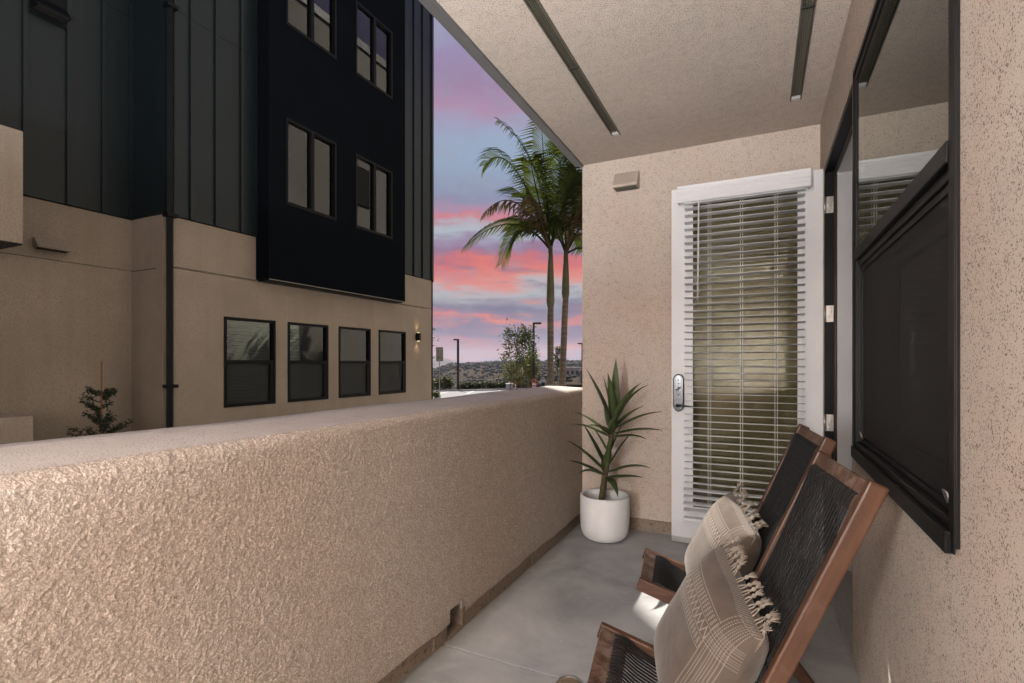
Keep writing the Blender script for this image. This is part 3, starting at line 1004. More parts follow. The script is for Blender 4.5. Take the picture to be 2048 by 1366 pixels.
for a in ((GZ0 - 0.012, GZ0 + 0.014), (GZ1 - 0.014, GZ1 + 0.012)):
    lf.box(GX0 + 0.0145 + ox, GX1 - 0.0145 + ox, -0.0085, -0.0005, a[0], a[1])
lf.build('glazing_bead', 'white', door, bevel=0.002)
MB().box(GX0 + 0.001 + ox, GX1 - 0.001 + ox, 0.020, 0.024, GZ0 + 0.001, GZ1 - 0.001).build('pane', 'doorglass', door)
MB().box(DX0 + 0.002 + ox, DX1 - 0.004 + ox, -0.004, -0.0005, 0.014, 0.050).build('sweep', 'steel', door)
# keypad lever lock
lk = MB()
cx, w2 = -0.5045 + ox, 0.037
pts = [(-w2, 0.945), (-w2 * 0.55, 0.918), (0, 0.909), (w2 * 0.55, 0.918), (w2, 0.945), (w2, 1.143), (w2 * 0.6, 1.166), (0, 1.173), (-w2 * 0.6, 1.166), (-w2, 1.143)]
lk.prism([(cx + a, -0.0005, b) for a, b in pts], (0, -0.022, 0))
lock = lk.build('lock_plate', 'chrome', door, bevel=0.008, fix=True)
kp = MB().prism([(cx + a * 0.42, -0.0228, 1.01 + (b - 0.909) * 0.56) for a, b in pts], (0, -0.003, 0))
kp.build('keypad', 'navy', lock, fix=True)
bt = MB()
for q in (1.03, 1.055, 1.08, 1.105, 1.13):
    bt.tube([(cx, -0.0255, q), (cx, -0.030, q)], 0.0045, 10)
bt.tube([(cx - 0.018, -0.030, 1.058), (cx + 0.016, -0.030, 1.078)], 0.004, 8)
bt.build('button', 'chrome', lock, True)
lv = MB()
lv.tube([(cx, -0.022, 0.955), (cx, -0.058, 0.955)], 0.011, 12)
lv.tube([(cx - 0.012, -0.058, 0.957), (cx + 0.03, -0.060, 0.955), (cx + 0.11, -0.056, 0.948)], [0.010, 0.008, 0.0065], 10)
lv.build('lever', 'chrome', lock, True)
# leaf side of the hinges
hl = MB()
for hz in (2.205, 1.545, 0.885):
    hl.box(DX1 + ox + 0.0005, DX1 + ox + 0.003, 0.004, 0.040, hz - 0.05, hz + 0.05)
hl.build('hinge_leaf', 'steel', door)

# ------------------------------------------------------------------ blind
bl = empty('window_blind', (-0.105, 3.645, 0))
tag(bl, 'white slatted venetian blind with fluted valance hanging on the open door', 'blind')
BX0, BX1 = -0.355, 0.355
va = MB()
prof = [(-0.046, 2.322), (-0.052, 2.326), (-0.052, 2.338), (-0.047, 2.342), (-0.047, 2.352), (-0.051, 2.356), (-0.051, 2.366), (-0.047, 2.370), (-0.047, 2.380), (-0.051, 2.384),
        (-0.051, 2.394), (-0.047, 2.398), (-0.047, 2.410), (-0.053, 2.418), (-0.056, 2.430), (-0.050, 2.434), (-0.038, 2.434), (-0.038, 2.322)]
va.prism([(BX0 - 0.042, a, b) for a, b in prof], (BX1 - BX0 + 0.070, 0, 0))
va.build('valance', 'blind', bl, fix=True)
for xx in (BX0 - 0.042, BX1 + 0.022):
    MB().box(xx, xx + 0.006, -0.0375, 0.044, 2.330, 2.432).build('valance_return', 'blind', bl)
MB().box(BX0, BX1, -0.026, 0.026, 2.318, 2.372).build('head_rail', 'blind', bl)
sm = MB()
S = 6
for k in range(S + 1):
    t = k / S * 2 - 1
    for xx in (BX0, BX1):
        sm.v.append((xx, t * 0.0305, 0.0022 * (1 - t * t)))
for k in range(S):
    sm.f.append((2 * k, 2 * k + 1, 2 * k + 3, 2 * k + 2))
smesh = sm.mesh('slat')
smesh.materials.append(M['blind'])
for p in smesh.polygons:
    p.use_smooth = True
ns = 45
rnd = random.Random(11)
for k in range(ns):
    z = 2.288 - k * 0.0462
    if z < 0.235:
        break
    s_ = bpy.data.objects.new('slat', smesh)
    COL.objects.link(s_)
    s_.parent = bl
    s_.location = (rnd.uniform(-0.0015, 0.0015) + (-0.006 if z < 0.42 else 0), 0, z)
    s_.rotation_euler = (R_(-4 + rnd.uniform(-1.5, 1.5)) + (R_(10) if z < 0.42 else 0), rnd.uniform(-0.0012, 0.0012), rnd.uniform(-0.002, 0.002))
    md = s_.modifiers.new('thickness', 'SOLIDIFY')
    md.thickness = 0.0032
MB().box(BX0 - 0.006, BX1 - 0.004, -0.027, 0.027, 0.182, 0.204).build('bottom_rail', 'blind', bl, bevel=0.003)
for xx in (-0.205, -0.010, 0.190):
    ld = MB()
    for yy in (-0.0325, 0.0325):
        ld.tube([(xx, yy, 0.20), (xx, yy, 2.32)], 0.0011, 5)
        ld.tube([(xx + 0.014, yy, 0.20), (xx + 0.014, yy, 2.32)], 0.0009, 5)
    ld.build('ladder_cord', 'blind', bl)
MB().tube([(-0.262, -0.040, 2.33), (-0.264, -0.042, 2.0), (-0.268, -0.040, 1.665)], 0.0048, 8).build('tilt_wand', 'blind', bl, True)

# ================================================================== POT PLANT
PX_, PY_ = -0.995, 3.575
pot = empty('plant_pot', (PX_, PY_, 0))
tag(pot, 'round white plant pot standing in the patio corner', 'pot')
po = [(0.0, 0.003), (0.105, 0.003), (0.130, 0.010), (0.152, 0.030), (0.166, 0.062), (0.172, 0.105), (0.174, 0.18), (0.174, 0.305), (0.172, 0.311), (0.162, 0.313), (0.154, 0.310), (0.153, 0.30), (0.150, 0.20), (0.145, 0.155), (0.0, 0.150)]
MB().lathe(po, 0, 0, 56).build('vessel', 'pot', pot, True)
pl = empty('potted_yucca', (PX_ - 0.012, PY_, 0.15))
tag(pl, 'tall green plant with long pointed leaves in the white pot', 'plant')


def stem_at(z):       # stem path, local coordinates above the soil
    t = z / 0.72
    return Vector((-0.035 + 0.125 * t ** 0.8 - 0.012 * math.sin(3 * t), -0.01 * t, z))


sp_ = [stem_at(z) for z in [i * 0.03 for i in range(24)]]
MB().tube(sp_, [0.024 - 0.009 * i / 23 + (0.0018 if i % 2 else 0) for i in range(24)], 10).build('stem', 'yuccastem', pl, True)


def blade(name, base, az, el, L, W, droop, mat, parent, seg=9):
    d0 = Vector((math.cos(az) * math.cos(el), math.sin(az) * math.cos(el), math.sin(el)))
    side = Vector((-math.sin(az), math.cos(az), 0))
    mb = MB()
    p = Vector(base)
    e = el
    step = L / seg
    for i in range(seg + 1):
        t = i / seg
        wd = W * (0.42 + 0.58 * min(1, t / 0.22)) * (1 - max(0, (t - 0.30) / 0.70) ** 1.6) if t < 1 else 0.0008
        dirv = Vector((math.cos(az) * math.cos(e), math.sin(az) * math.cos(e), math.sin(e)))
        nrm = side.cross(dirv)
        nrm.normalize()
        for s in (-1, 0, 1):
            q = p + side * (s * wd / 2) - nrm * (0.22 * wd * (1 if s == 0 else 0)) * (1 if nrm.z > 0 else -1)
            mb.v.append(tuple(q))
        p = p + dirv * step
        e -= droop / seg * (0.4 + 1.2 * t)
    for i in range(seg):
        for s in (0, 1):
            mb.f.append((i * 3 + s, i * 3 + s + 1, (i + 1) * 3 + s + 1, (i + 1) * 3 + s))
    ob = mb.build(name, mat, parent, True)
    md = ob.modifiers.new('thickness', 'SOLIDIFY')
    md.thickness = 0.0016
    return ob


# azimuth 0 = +x (right), elevation, length, width, droop, height on the stem
LV = [(0.70, 95, 84, 0.40, 0.052, 0.05), (0.69, 200, 80, 0.30, 0.046, 0.1), (0.66, 170, 66, 0.42, 0.044, 0.12), (0.68, -15, 62, 0.36, 0.046, 0.55), (0.67, -40, 58, 0.40, 0.046, 0.45),
      (0.69, -95, 76, 0.34, 0.046, 0.2), (0.64, -20, 44, 0.28, 0.044, 0.3), (0.63, 5, 34, 0.34, 0.046, 0.4), (0.61, -70, 42, 0.26, 0.044, 0.5), (0.60, -5, 18, 0.33, 0.044, 0.35),
      (0.58, 175, 40, 0.30, 0.044, 0.35), (0.57, 190, 32, 0.29, 0.044, 0.55), (0.60, 250, 30, 0.28, 0.044, 0.5), (0.58, -30, 14, 0.30, 0.040, 0.35), (0.62, 130, 55, 0.20, 0.042, 0.3),
      (0.36, 172, 62, 0.33, 0.042, 0.1), (0.33, 188, 44, 0.34, 0.048, 0.25), (0.30, 180, 26, 0.29, 0.044, 0.35), (0.35, 10, 62, 0.30, 0.040, 0.2), (0.34, -60, 66, 0.25, 0.040, 0.2),
      (0.32, -10, 28, 0.32, 0.050, 0.55), (0.29, -25, 14, 0.31, 0.048, 0.15), (0.28, -55, 12, 0.27, 0.046, 0.95), (0.30, 230, 30, 0.22, 0.042, 0.8), (0.31, 110, 50, 0.18, 0.04, 0.5),
      (0.44, 20, 70, 0.24, 0.034, 0.1), (0.46, 215, 64, 0.22, 0.034, 0.2)]
for zz, az_, el_, L_, W_, dr_ in LV:
    b = stem_at(zz)
    blade('leaf', b, R_(az_), R_(el_), L_ * 1.08, W_ * 1.42, dr_ * 1.5 + 0.08, 'yucca', pl)


# ================================================================== CHAIRS
def make_chair():
    root = empty('folding_chair', (0, 0, 0))
    # back frame runs from the top (x=0,z=.955) to the front foot (x=.58,z=0)
    top = Vector((0, 0, 0.975))
    foot = Vector((0.425, 0, 0.0))
    ub = (top - foot).normalized()
    nb = Vector((ub.z, 0, -ub.x))
    BW, TW, TD = 0.228, 0.028, 0.046

    def rail(name, p0, p1, y, parent, td=TD, tw=TW, ax=None):
        """rail as its own object with local x along its length, so that the grain follows it"""
        L = (p1 - p0).length
        xa = (p1 - p0).normalized()
        ya = Vector((0, 1, 0))
        za = xa.cross(ya)
        ob = MB().box(0, L, -tw / 2, tw / 2, -td, 0).build(name, 'wood', parent, bevel=0.006)
        mt = Matrix((xa, ya, za)).transposed().to_4x4()
        mt.translation = Vector((p0.x, y, p0.z))
        ob.matrix_local = mt
        return ob
    # za must point to the sitting side: build from top to foot so that za = nb
    for s in (-1, 1):
        p0, p1 = top, foot + ub * 0.018
        ob = rail('back_rail', p0, p1, s * (BW - TW / 2), root)

    def bar(name, c, h, th, y0, y1, xd, zd, mat='woodbar'):
        """cross bar: h along xd, th along zd"""
        ob = MB().box(-h / 2, h / 2, y0, y1, -th, 0).build(name, mat, root, bevel=0.004)
        ya = Vector((0, 1, 0))
        mt = Matrix((xd, ya, zd)).transposed().to_4x4()
        mt.translation = c
        ob.matrix_local = mt
        return ob
    xd = -ub
    zb = xd.cross(Vector((0, 1, 0)))
    if zb.dot(nb) < 0:
        zb = -zb
        xd = -xd
    bar('top_bar', top - ub * 0.048 + nb * -0.006, 0.085, 0.020, -BW + TW + 0.0005, BW - TW - 0.0005, xd, zb)
    low = top + (foot - top) * 0.735
    bar('lower_bar', low + nb * -0.010, 0.07, 0.020, -BW + TW + 0.0005, BW - TW - 0.0005, xd, zb)
    mid = top + (foot - top) * 0.42
    bar('support_bar', mid + nb * -0.034, 0.028, 0.018, -BW + TW + 0.0005, BW - TW - 0.0005, xd, zb)
    # ropes of the back
    nr = 20
    for k in range(nr):
        y = -0.184 + 0.368 * k / (nr - 1)
        rp = [top - ub * 0.040 + nb * -0.014, top - ub * 0.047 + nb * 0.0, top - ub * 0.062 + nb * 0.003, top - ub * 0.095 + nb * -0.001]
        sag = random.uniform(-0.0005, 0.0005)
        for t in (0.3, 0.5, 0.62):
            rp.append(top + (foot - top) * t + nb * (-0.010 + sag))
        rp += [low + ub * 0.045 + nb * -0.006, low + ub * 0.015 + nb * -0.002, low + nb * -0.016]
        pts = [Vector((p.x, y + (random.uniform(-0.0003, 0.0003) if 2 < i < 8 else 0), p.z)) for i, p in enumerate(rp)]
        MB().tube(pts, 0.0028, 7).build('back_rope', 'rope', root, True)
    wc_ = top + (foot - top) * 0.52 + nb * -0.016
    MB().tube([Vector((wc_.x, -BW + TW, wc_.z)), Vector((wc_.x, BW - TW, wc_.z))], 0.004, 6).build('cross_cord', 'rope', root, True)
    # seat frame
    SWW = 0.192
    sf0 = Vector((0.672, 0, 0.348))
    sx = Vector((0.315, 0, 0.232))
    for s in (-1, 1):
        pts = [sf0, sx, Vector((0.185, 0, 0.190)), Vector((0.085, 0, 0.110)), Vector((0.010, 0, 0.012))]
        dep = [0.052, 0.055, 0.058, 0.052, 0.034]
        mb = MB()
        for i, p in enumerate(pts):
            dvec = (pts[min(i + 1, 4)] - pts[max(i - 1, 0)]).normalized()
            nn = Vector((dvec.z, 0, -dvec.x))
            if nn.z < 0:
                nn = -nn
            for a, b in ((0, -1), (0, 1), (-dep[i], 1), (-dep[i], -1)):
                mb.v.append(tuple(p + nn * a + Vector((0, b * 0.0135, 0))))
        for i in range(4):
            for k in range(4):
                k2 = (k + 1) % 4
                mb.f.append((i * 4 + k, i * 4 + k2, (i + 1) * 4 + k2, (i + 1) * 4 + k))
        mb.f += [(0, 1, 2, 3), (19, 18, 17, 16)]
        ob = mb.build('seat_rail', 'wood', root, bevel=0.005, fix=True)
        ob.location = (0, s * (SWW - 0.0135), 0)
    us = (sf0 - sx).normalized()
    nsn = Vector((-us.z, 0, us.x))
    bar('seat_front_bar', sf0 - us * 0.052 + nsn * -0.008, 0.095, 0.020, -SWW + 0.0275, SWW - 0.0275, us, nsn if us.cross(Vector((0, 1, 0))).dot(nsn) > 0 else nsn)
    bar('seat_back_bar', sx + us * 0.02 + nsn * -0.012, 0.06, 0.020, -SWW + 0.0275, SWW - 0.0275, us, nsn)
    for k in range(18):
        y = -0.150 + 0.300 * k / 17
        rp = [sf0 - us * 0.050 + nsn * -0.018, sf0 - us * 0.058 + nsn * -0.004, sf0 - us * 0.075 + nsn * 0.001, sf0 - us * 0.098 + nsn * -0.002, sf0 - us * 0.14 + nsn * -0.016,
              sf0 - us * 0.20 + nsn * -0.026, sf0 - us * 0.26 + nsn * -0.020, sx + us * 0.05 + nsn * -0.006, sx + us * 0.02 + nsn * -0.020]
        MB().tube([Vector((p.x, y, p.z)) for p in rp], 0.0032, 7).build('seat_rope', 'rope', root, True)
    return root, ub, nb


chair, UB, NB = make_chair()
CH_ROT = math.pi + R_(9.0)
NEAR = (0.196, 1.668, 0)
FAR = (0.188, 2.440, 0)
chair.location = NEAR
chair.rotation_euler = (0, 0, CH_ROT)
tag(chair, 'wooden rope lounge chair in front, nearer the viewer', 'chair', 'rope lounge chairs along the wall')
ch2 = dup(chair)
ch2.location = FAR
ch2.rotation_euler = (0, 0, CH_ROT - R_(1.5))
ch2['label'] = 'wooden rope lounge chair behind, nearer the open door'


def make_pillow(seed):
    rnd = random.Random(seed)
    root = empty('cushion', (0, 0, 0))
    A, T = 0.212, 0.094
    n = 44
    mb = MB()
    ph = [rnd.uniform(0, 6) for _ in range(6)]

    def pt(s, t, sg):
        x = A * s * (1 - 0.035 * (1 - t * t) * abs(s) ** 3)
        y = A * t * (1 - 0.035 * (1 - s * s) * abs(t) ** 3)
        h = T * (max(0.0, (1 - s ** 4) * (1 - t ** 4))) ** 0.52
        h *= 1 - 0.12 * (s * s + t * t) / 2
        edge = min(1, h / T * 2.2)
        wr = (0.0035 * math.sin(7 * s + 4 * t + ph[0]) + 0.0030 * math.sin(11 * t - 5 * s + ph[1])) * (1 - h / T) * edge
        # bottom sags outwards
        h *= 1 + 0.16 * max(0, -t)
        return (x, y, sg * h + wr)
    for sg in (1, -1):
        o = len(mb.v)
        for j in range(n + 1):
            for i in range(n + 1):
                mb.v.append(pt(i / n * 2 - 1, j / n * 2 - 1, sg))
        for j in range(n):
            for i in range(n):
                q = (o + j * (n + 1) + i, o + j * (n + 1) + i + 1, o + (j + 1) * (n + 1) + i + 1, o + (j + 1) * (n + 1) + i)
                mb.f.append(q if sg > 0 else q[::-1])
    me_ob = mb.build('cover', 'fabric', root, True)
    bm = bmesh.new()
    bm.from_mesh(me_ob.data)
    bmesh.ops.remove_doubles(bm, verts=bm.verts, dist=0.0002)
    bm.to_mesh(me_ob.data)
    bm.free()
    # knotted fringe on the top edge
    nt_ = 15
    for k in range(nt_):
        s = -0.97 + 1.94 * k / (nt_ - 1)
        bx, by, _ = pt(s, 1.0, 1)
        base = Vector((bx, by - 0.002, 0))
        lean = Vector((rnd.uniform(-0.35, 0.35), 1.0, rnd.uniform(-0.9, -0.05))).normalized()
        if k == nt_ - 1:
            lean = Vector((0.4, 1, 0.5)).normalized()
        L = rnd.uniform(0.026, 0.036)
        f = MB()
        for q in (-0.006, 0.006):
            f.tube([base + Vector((q, 0, 0)), base + lean * L * 0.5 + Vector((q * 0.9, 0, 0)), base + lean * L], 0.0019, 6)
        kn = base + lean * (L + 0.002)
        for ring in range(1):
            f.tube([kn - lean * 0.006, kn - lean * 0.002, kn + lean * 0.004, kn + lean * 0.008], [0.002, 0.0058, 0.0058, 0.002], 8)
        for q in range(18):
            dv = (lean + Vector((rnd.uniform(-0.5, 0.5), rnd.uniform(-0.35, 0.3), rnd.uniform(-0.55, 0.45)))).normalized()
            e1 = kn + lean * 0.006 + dv * 0.010
            e2 = e1 + (dv + Vector((rnd.uniform(-0.3, 0.3), 0, -0.45))).normalized() * rnd.uniform(0.008, 0.016)
            f.tube([kn + lean * 0.003, e1, e2], [0.0015, 0.0013, 0.0008], 5)
        f.build('tassel', 'fringe', root, True)
    return root


def place_pillow(p, cpos, crot, along, out, roll, lean, side, yaw):
    """put the cushion on the chair: along/out are distances on the back frame from the seat joint"""
    joint = Vector((0.305, 0, 0.245))
    c = joint + UB * along + NB * out + Vector((0, side, 0))
    # local axes: x = chair +y reversed so that the striped side faces the viewer, y = up the back, z = out
    up = (Matrix.Rotation(lean, 3, 'Y') @ UB)
    nn = (Matrix.Rotation(lean, 3, 'Y') @ NB)
    ya = up
    za = nn
    xa = ya.cross(za)
    m = Matrix((xa, ya, za)).transposed()
    m = m @ Matrix.Rotation(yaw, 3, 'Y') @ Matrix.Rotation(roll, 3, 'Z')
    m4 = m.to_4x4()
    m4.translation = c
    w = Matrix.Translation(cpos) @ Matrix.Rotation(crot, 4, 'Z') @ m4
    p.matrix_world = w


p1 = make_pillow(2)
tag(p1, 'taupe fringed cushion with woven zigzag bands on the nearer chair', 'cushion', 'fringed cushions on the chairs')
place_pillow(p1, Vector(NEAR), CH_ROT, 0.150, 0.108, R_(-8), R_(0), 0.0, R_(12))
p2 = make_pillow(5)
tag(p2, 'sunlit taupe fringed cushion on the farther chair by the door', 'cushion', 'fringed cushions on the chairs')
place_pillow(p2, Vector(FAR), CH_ROT - R_(1.5), 0.150, 0.108, R_(-6), R_(0), 0.0, R_(10))

# ================================================================== FACING BUILDING
XB, XBAY, XL = -7.9, -7.57, -8.68
ZM, ZTOP = 3.43, 14.0
bld = empty('apartment_building', (XB, 8.0, -0.3))
tag(bld, 'dark metal and tan stucco apartment building across the alley', 'building')
BO = -Vector(bld.location)


def bpart(mb, name, mat, parent=None, **kw):
    ob = mb.build(name, mat, parent or bld, **kw)
    if parent is None:
        ob.location = BO
    return ob


lowwin = [(5.505, 6.495), (6.765, 7.755), (8.045, 9.015), (9.29, 10.285)]
LZ0, LZ1 = 0.508, 2.005
baywin = [(6.44, 7.645, 4.06, 5.60), (8.18, 9.365, 4.06, 5.60), (6.44, 7.645, 7.25, 8.79), (8.18, 9.365, 7.25, 8.79)]
mw = wall_x(MB(), XB, 4.55, 11.40, -1.2, 2.666, [(a, b, LZ0, LZ1) for a, b in lowwin], 0.16, -1)
bpart(mw, 'wall', 'bld')
up_ = MB()
wall_x(up_, XB, 4.55, 11.40, 2.684, ZM, [], 0.16, -1)
bpart(up_, 'upper_wall_band', 'bld')
ret = MB()
ret.quad((XB, 4.5498, -1.2), (XL, 4.5498, -1.2), (XL, 4.5498, 2.640), (XB, 4.5498, 2.640))
ret.quad((XB, 4.5498, 2.653), (XL, 4.5498, 2.653), (XL, 4.5498, ZM), (XB, 4.5498, ZM))
bpart(ret, 'return_wall', 'bld')
lw = MB()
lw.box(XL - 0.2, XL, -8, 4.549, -1.2, 2.645)
lw.box(XL - 0.2, XL, -8, 4.549, 2.653, ZM)
bpart(lw, 'recessed_wall', 'bld')
body = MB()
body.box(-20, XB - 2.2, 4.56, 11.38, -1.2, ZTOP - 0.1)
body.box(XB - 2.2, XB - 0.17, 11.20, 11.385, -1.2, ZTOP - 0.1)
body.box(XB - 2.2, XB - 0.17, 4.57, 11.19, ZTOP - 0.5, ZTOP - 0.1)
body.box(XB - 2.19, XB - 0.17, 4.57, 11.19, 3.0, 3.3)
body.box(XB - 2.19, XB - 0.17, 4.57, 11.19, 6.2, 6.5)
body.box(XB - 2.19, XB - 0.17, 4.57, 11.19, 9.3, 9.6)
body.box(XB - 2.19, XB - 0.17, 4.57, 4.75, -1.2, ZTOP - 0.6)
body.box(XB - 2.19, XB - 0.17, 4.76, 11.19, -1.0, -0.8)
body.box(-20, XL - 0.21, -8, 4.55, -1.2, ZTOP - 0.1)
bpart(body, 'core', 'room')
# partitions between rooms
pt_ = MB()
for yy in (6.63, 7.9, 9.15):
    pt_.box(XB - 2.18, XB - 0.18, yy - 0.05, yy + 0.05, -0.79, 2.99)
for z0 in (3.31, 6.51):
    pt_.box(XB - 2.18, XB - 0.18, 7.85, 7.95, z0, z0 + 2.85)
bpart(pt_, 'partition', 'room')

# metal cladding: panels one by one
def panels(x, ys, z_list, sgn_x=1, name='metal_panel'):
    for i in range(len(ys) - 1):
        for j in range(len(z_list) - 1):
            a, b = ys[i] + 0.004, ys[i + 1] - 0.004
            mb = MB()
            mb.box(x - 0.03, x + 0.010, a, b, z_list[j] + 0.003, z_list[j + 1] - 0.003)
            # raised batten along the right-hand edge
            mb.box(x + 0.0105, x + 0.045, b - 0.055, b - 0.001, z_list[j] + 0.003, z_list[j + 1] - 0.003)
            bpart(mb, name, 'metal')


zl = [ZM + 0.012, 6.53, 9.70, ZTOP]
panels(XB + 0.01, [4.555, 4.99, 5.39, 5.84, 6.095], zl)
panels(XB + 0.01, [9.845, 10.225, 10.63, 11.0, 11.405], zl)
panels(XL + 0.01, [-0.8, 0.0, 0.8, 1.6, 2.3, 2.9, 3.30, 3.77, 4.19, 4.545], zl)
bpart(MB().box(XL + 0.0, XB + 0.02, 4.541, 4.5495, ZM + 0.012, ZTOP), 'corner_panel', 'metal')
bk = MB()
bk.box(XB - 0.16, XB - 0.022, 4.56, 11.40, ZM + 0.001, ZM + 0.02)
bk.box(XB - 0.16, XB - 0.022, 4.56, 6.10, ZM + 0.021, ZTOP - 0.01)
bk.box(XB - 0.16, XB - 0.022, 9.80, 11.38, ZM + 0.021, ZTOP - 0.01)
bk.box(XL - 0.19, XL - 0.022, -8, 4.54, ZM + 0.001, ZTOP - 0.01)
bpart(bk, 'cladding_backing', 'metal2')
cf = MB()
cf.box(XB - 0.03, XB + 0.022, 11.4055, 11.43, -1.2, ZTOP)
cf.box(XB + 0.0225, XB + 0.05, 11.40, 11.43, ZM - 0.03, ZTOP)
bpart(cf, 'corner_trim', 'metal2')
# black bay
BY0, BY1, BZ0 = 6.10, 9.84, 2.69
bay = wall_x(MB(), XBAY, BY0, BY1, BZ0, ZTOP - 0.3, baywin, 0.12, -1)
bay.quad((XBAY - 0.12, BY0, BZ0), (XBAY - 0.12, BY0, ZTOP - 0.3), (XB - 0.02, BY0, ZTOP - 0.3), (XB - 0.02, BY0, BZ0))
bay.quad((XBAY - 0.12, BY1, BZ0), (XB - 0.02, BY1, BZ0), (XB - 0.02, BY1, ZTOP - 0.3), (XBAY - 0.12, BY1, ZTOP - 0.3))
bay.quad((XBAY - 0.0005, BY0, BZ0 + 0.001), (XBAY - 0.0005, BY1, BZ0 + 0.001), (XB, BY1, BZ0 + 0.001), (XB, BY0, BZ0 + 0.001))
bpart(bay, 'black_bay', 'black')
bpart(MB().box(XBAY - 0.006, XBAY + 0.006, BY0 + 0.002, BY1 - 0.002, BZ0 - 0.014, BZ0 - 0.001), 'bay_flashing', 'signback')
bpart(MB().box(XB + 0.02, XBAY - 0.05, BY0 + 0.03, BY1 - 0.03, BZ0 - 0.030, BZ0 - 0.002), 'bay_soffit', 'metal2')


def far_window(x, y0, y1, z0, z1, kind, seed, blind='full'):
    f = 0.045
    rnd = random.Random(seed)
    mb = MB()
    e = 0.015
    xf, xb = x + e, x - 0.09
    mb.box(xb, xf, y0 + 0.001, y0 + f, z0 + 0.001, z1 - 0.001)
    mb.box(xb, xf, y1 - f, y1 - 0.001, z0 + 0.001, z1 - 0.001)
    mb.box(xb, xf - 0.001, y0 + f, y1 - f, z1 - f, z1 - 0.001)
    mb.box(xb, xf - 0.001, y0 + f, y1 - f, z0 + 0.001, z0 + f + 0.01)
    wn = bpart(mb, 'window', 'frame')
    if kind == 'hung':
        zm = (z0 + z1) / 2 + 0.02
        rb = MB().box(xb + 0.01, xf + 0.002, y0 + f + 0.0005, y1 - f - 0.0005, zm - 0.05, zm + 0.012)
        rb.box(x - 0.03, xf - 0.004, y1 - f - 0.07, y1 - f - 0.0005, z0 + f + 0.0105, zm - 0.0505)
        rb.build('sash_rail', 'frame', wn)
        MB().box(x - 0.045, x - 0.04, y0 + f, y1 - f, zm + 0.012, z1 - f).build('pane', 'glass_far', wn)
        MB().box(x - 0.075, x - 0.07, y0 + f, y1 - f - 0.07, z0 + f + 0.01, zm - 0.05).build('pane', 'glass_far', wn)
        MB().box(x - 0.020, x - 0.0185, y0 + f, y1 - f - 0.07, z0 + f + 0.01, zm - 0.05).build('insect_screen', M['screen_far'], wn)
    else:
        ym = (y0 + y1) / 2
        rb = MB().box(xb + 0.01, xf + 0.002, ym - 0.04, ym + 0.035, z0 + f + 0.0105, z1 - f - 0.0005)
        rb.build('sash_rail', 'frame', wn)
        MB().box(x - 0.045, x - 0.04, y0 + f, ym - 0.04, z0 + f + 0.01, z1 - f).build('pane', 'glass_far', wn)
        MB().box(x - 0.065, x - 0.06, ym + 0.035, y1 - f, z0 + f + 0.01, z1 - f).build('pane', 'glass_far', wn)
    bm_ = MB()
    zz = z1 - 0.10
    lowest = z0 + 0.05
    while zz > lowest:
        a = {'open': 0.006, 'full': 0.013, 'closed': 0.026, 'olive': 0.020}[blind]
        bm_.quad((x - 0.15, y0 + 0.06, zz - a), (x - 0.15, y1 - 0.06, zz - a), (x - 0.19, y1 - 0.06, zz + a), (x - 0.19, y0 + 0.06, zz + a))
        zz -= 0.060
    bm_.box(x - 0.19, x - 0.14, y0 + 0.05, y1 - 0.05, z1 - 0.09, z1 - 0.04)
    ob = bm_.build('venetian_blind', {'closed': 'closedblind', 'olive': 'oliveblind'}.get(blind, 'farblind'), wn)
    ob['kind'] = 'stuff'
    return wn


mS = screen_mat()
mS.name = 'grey_insect_screen'
mS.node_tree.nodes['Principled BSDF'].inputs['Base Color'].default_value = (0.030, 0.033, 0.029, 1)
M['screen_far'] = mS
for i, (a, b) in enumerate(lowwin):
    far_window(XB, a, b, LZ0, LZ1, 'hung', i, ['open', 'full', 'closed', 'open'][i])
for i, (a, b, c, d_) in enumerate(baywin):
    far_window(XBAY, a, b, c, d_, 'slide', 10 + i, ['olive', 'full', 'full', 'olive'][i])

# downspout
ds = MB()
ds.tube([(XB + 0.075, 4.62, ZTOP), (XB + 0.075, 4.62, 3.60), (XB + 0.055, 4.62, 3.35), (XB + 0.055, 4.62, -0.6)], 0.052, 4)
bpart(ds, 'downspout', 'metal2')
bs = MB()
for zz in (3.42, 6.5, 0.9):
    bs.box(XB + 0.001, XB + 0.135, 4.545, 4.70, zz - 0.025, zz + 0.025)
bpart(bs, 'downspout_bracket', 'metal2')
# dryer vents
def hood(x, y0, y1, z0, z1, mat, dp=0.13):
    mb = MB()
    mb.prism([(x + 0.001, y0, z0), (x + dp, y0, z0), (x + dp, y0, z0 + 0.02), (x + 0.03, y0, z1), (x + 0.001, y0, z1)], (0, y1 - y0, 0))
    h = bpart(mb, 'vent_hood', mat, fix=True)
    MB().box(x + 0.01, x + dp - 0.01, y0 + 0.02, y1 - 0.02, z0 - 0.012, z0 - 0.001).build('vent_mouth', 'ventdark', h)


hood(XL, 3.36, 3.72, 2.775, 2.915, 'bld')
hood(XL + 0.05, 3.32, 3.69, 5.93, 6.10, 'metal2', 0.16)
bpart(MB().box(XL + 0.046, XL + 0.052, 3.28, 3.73, 5.86, 6.9), 'vent_plate', 'metal2')
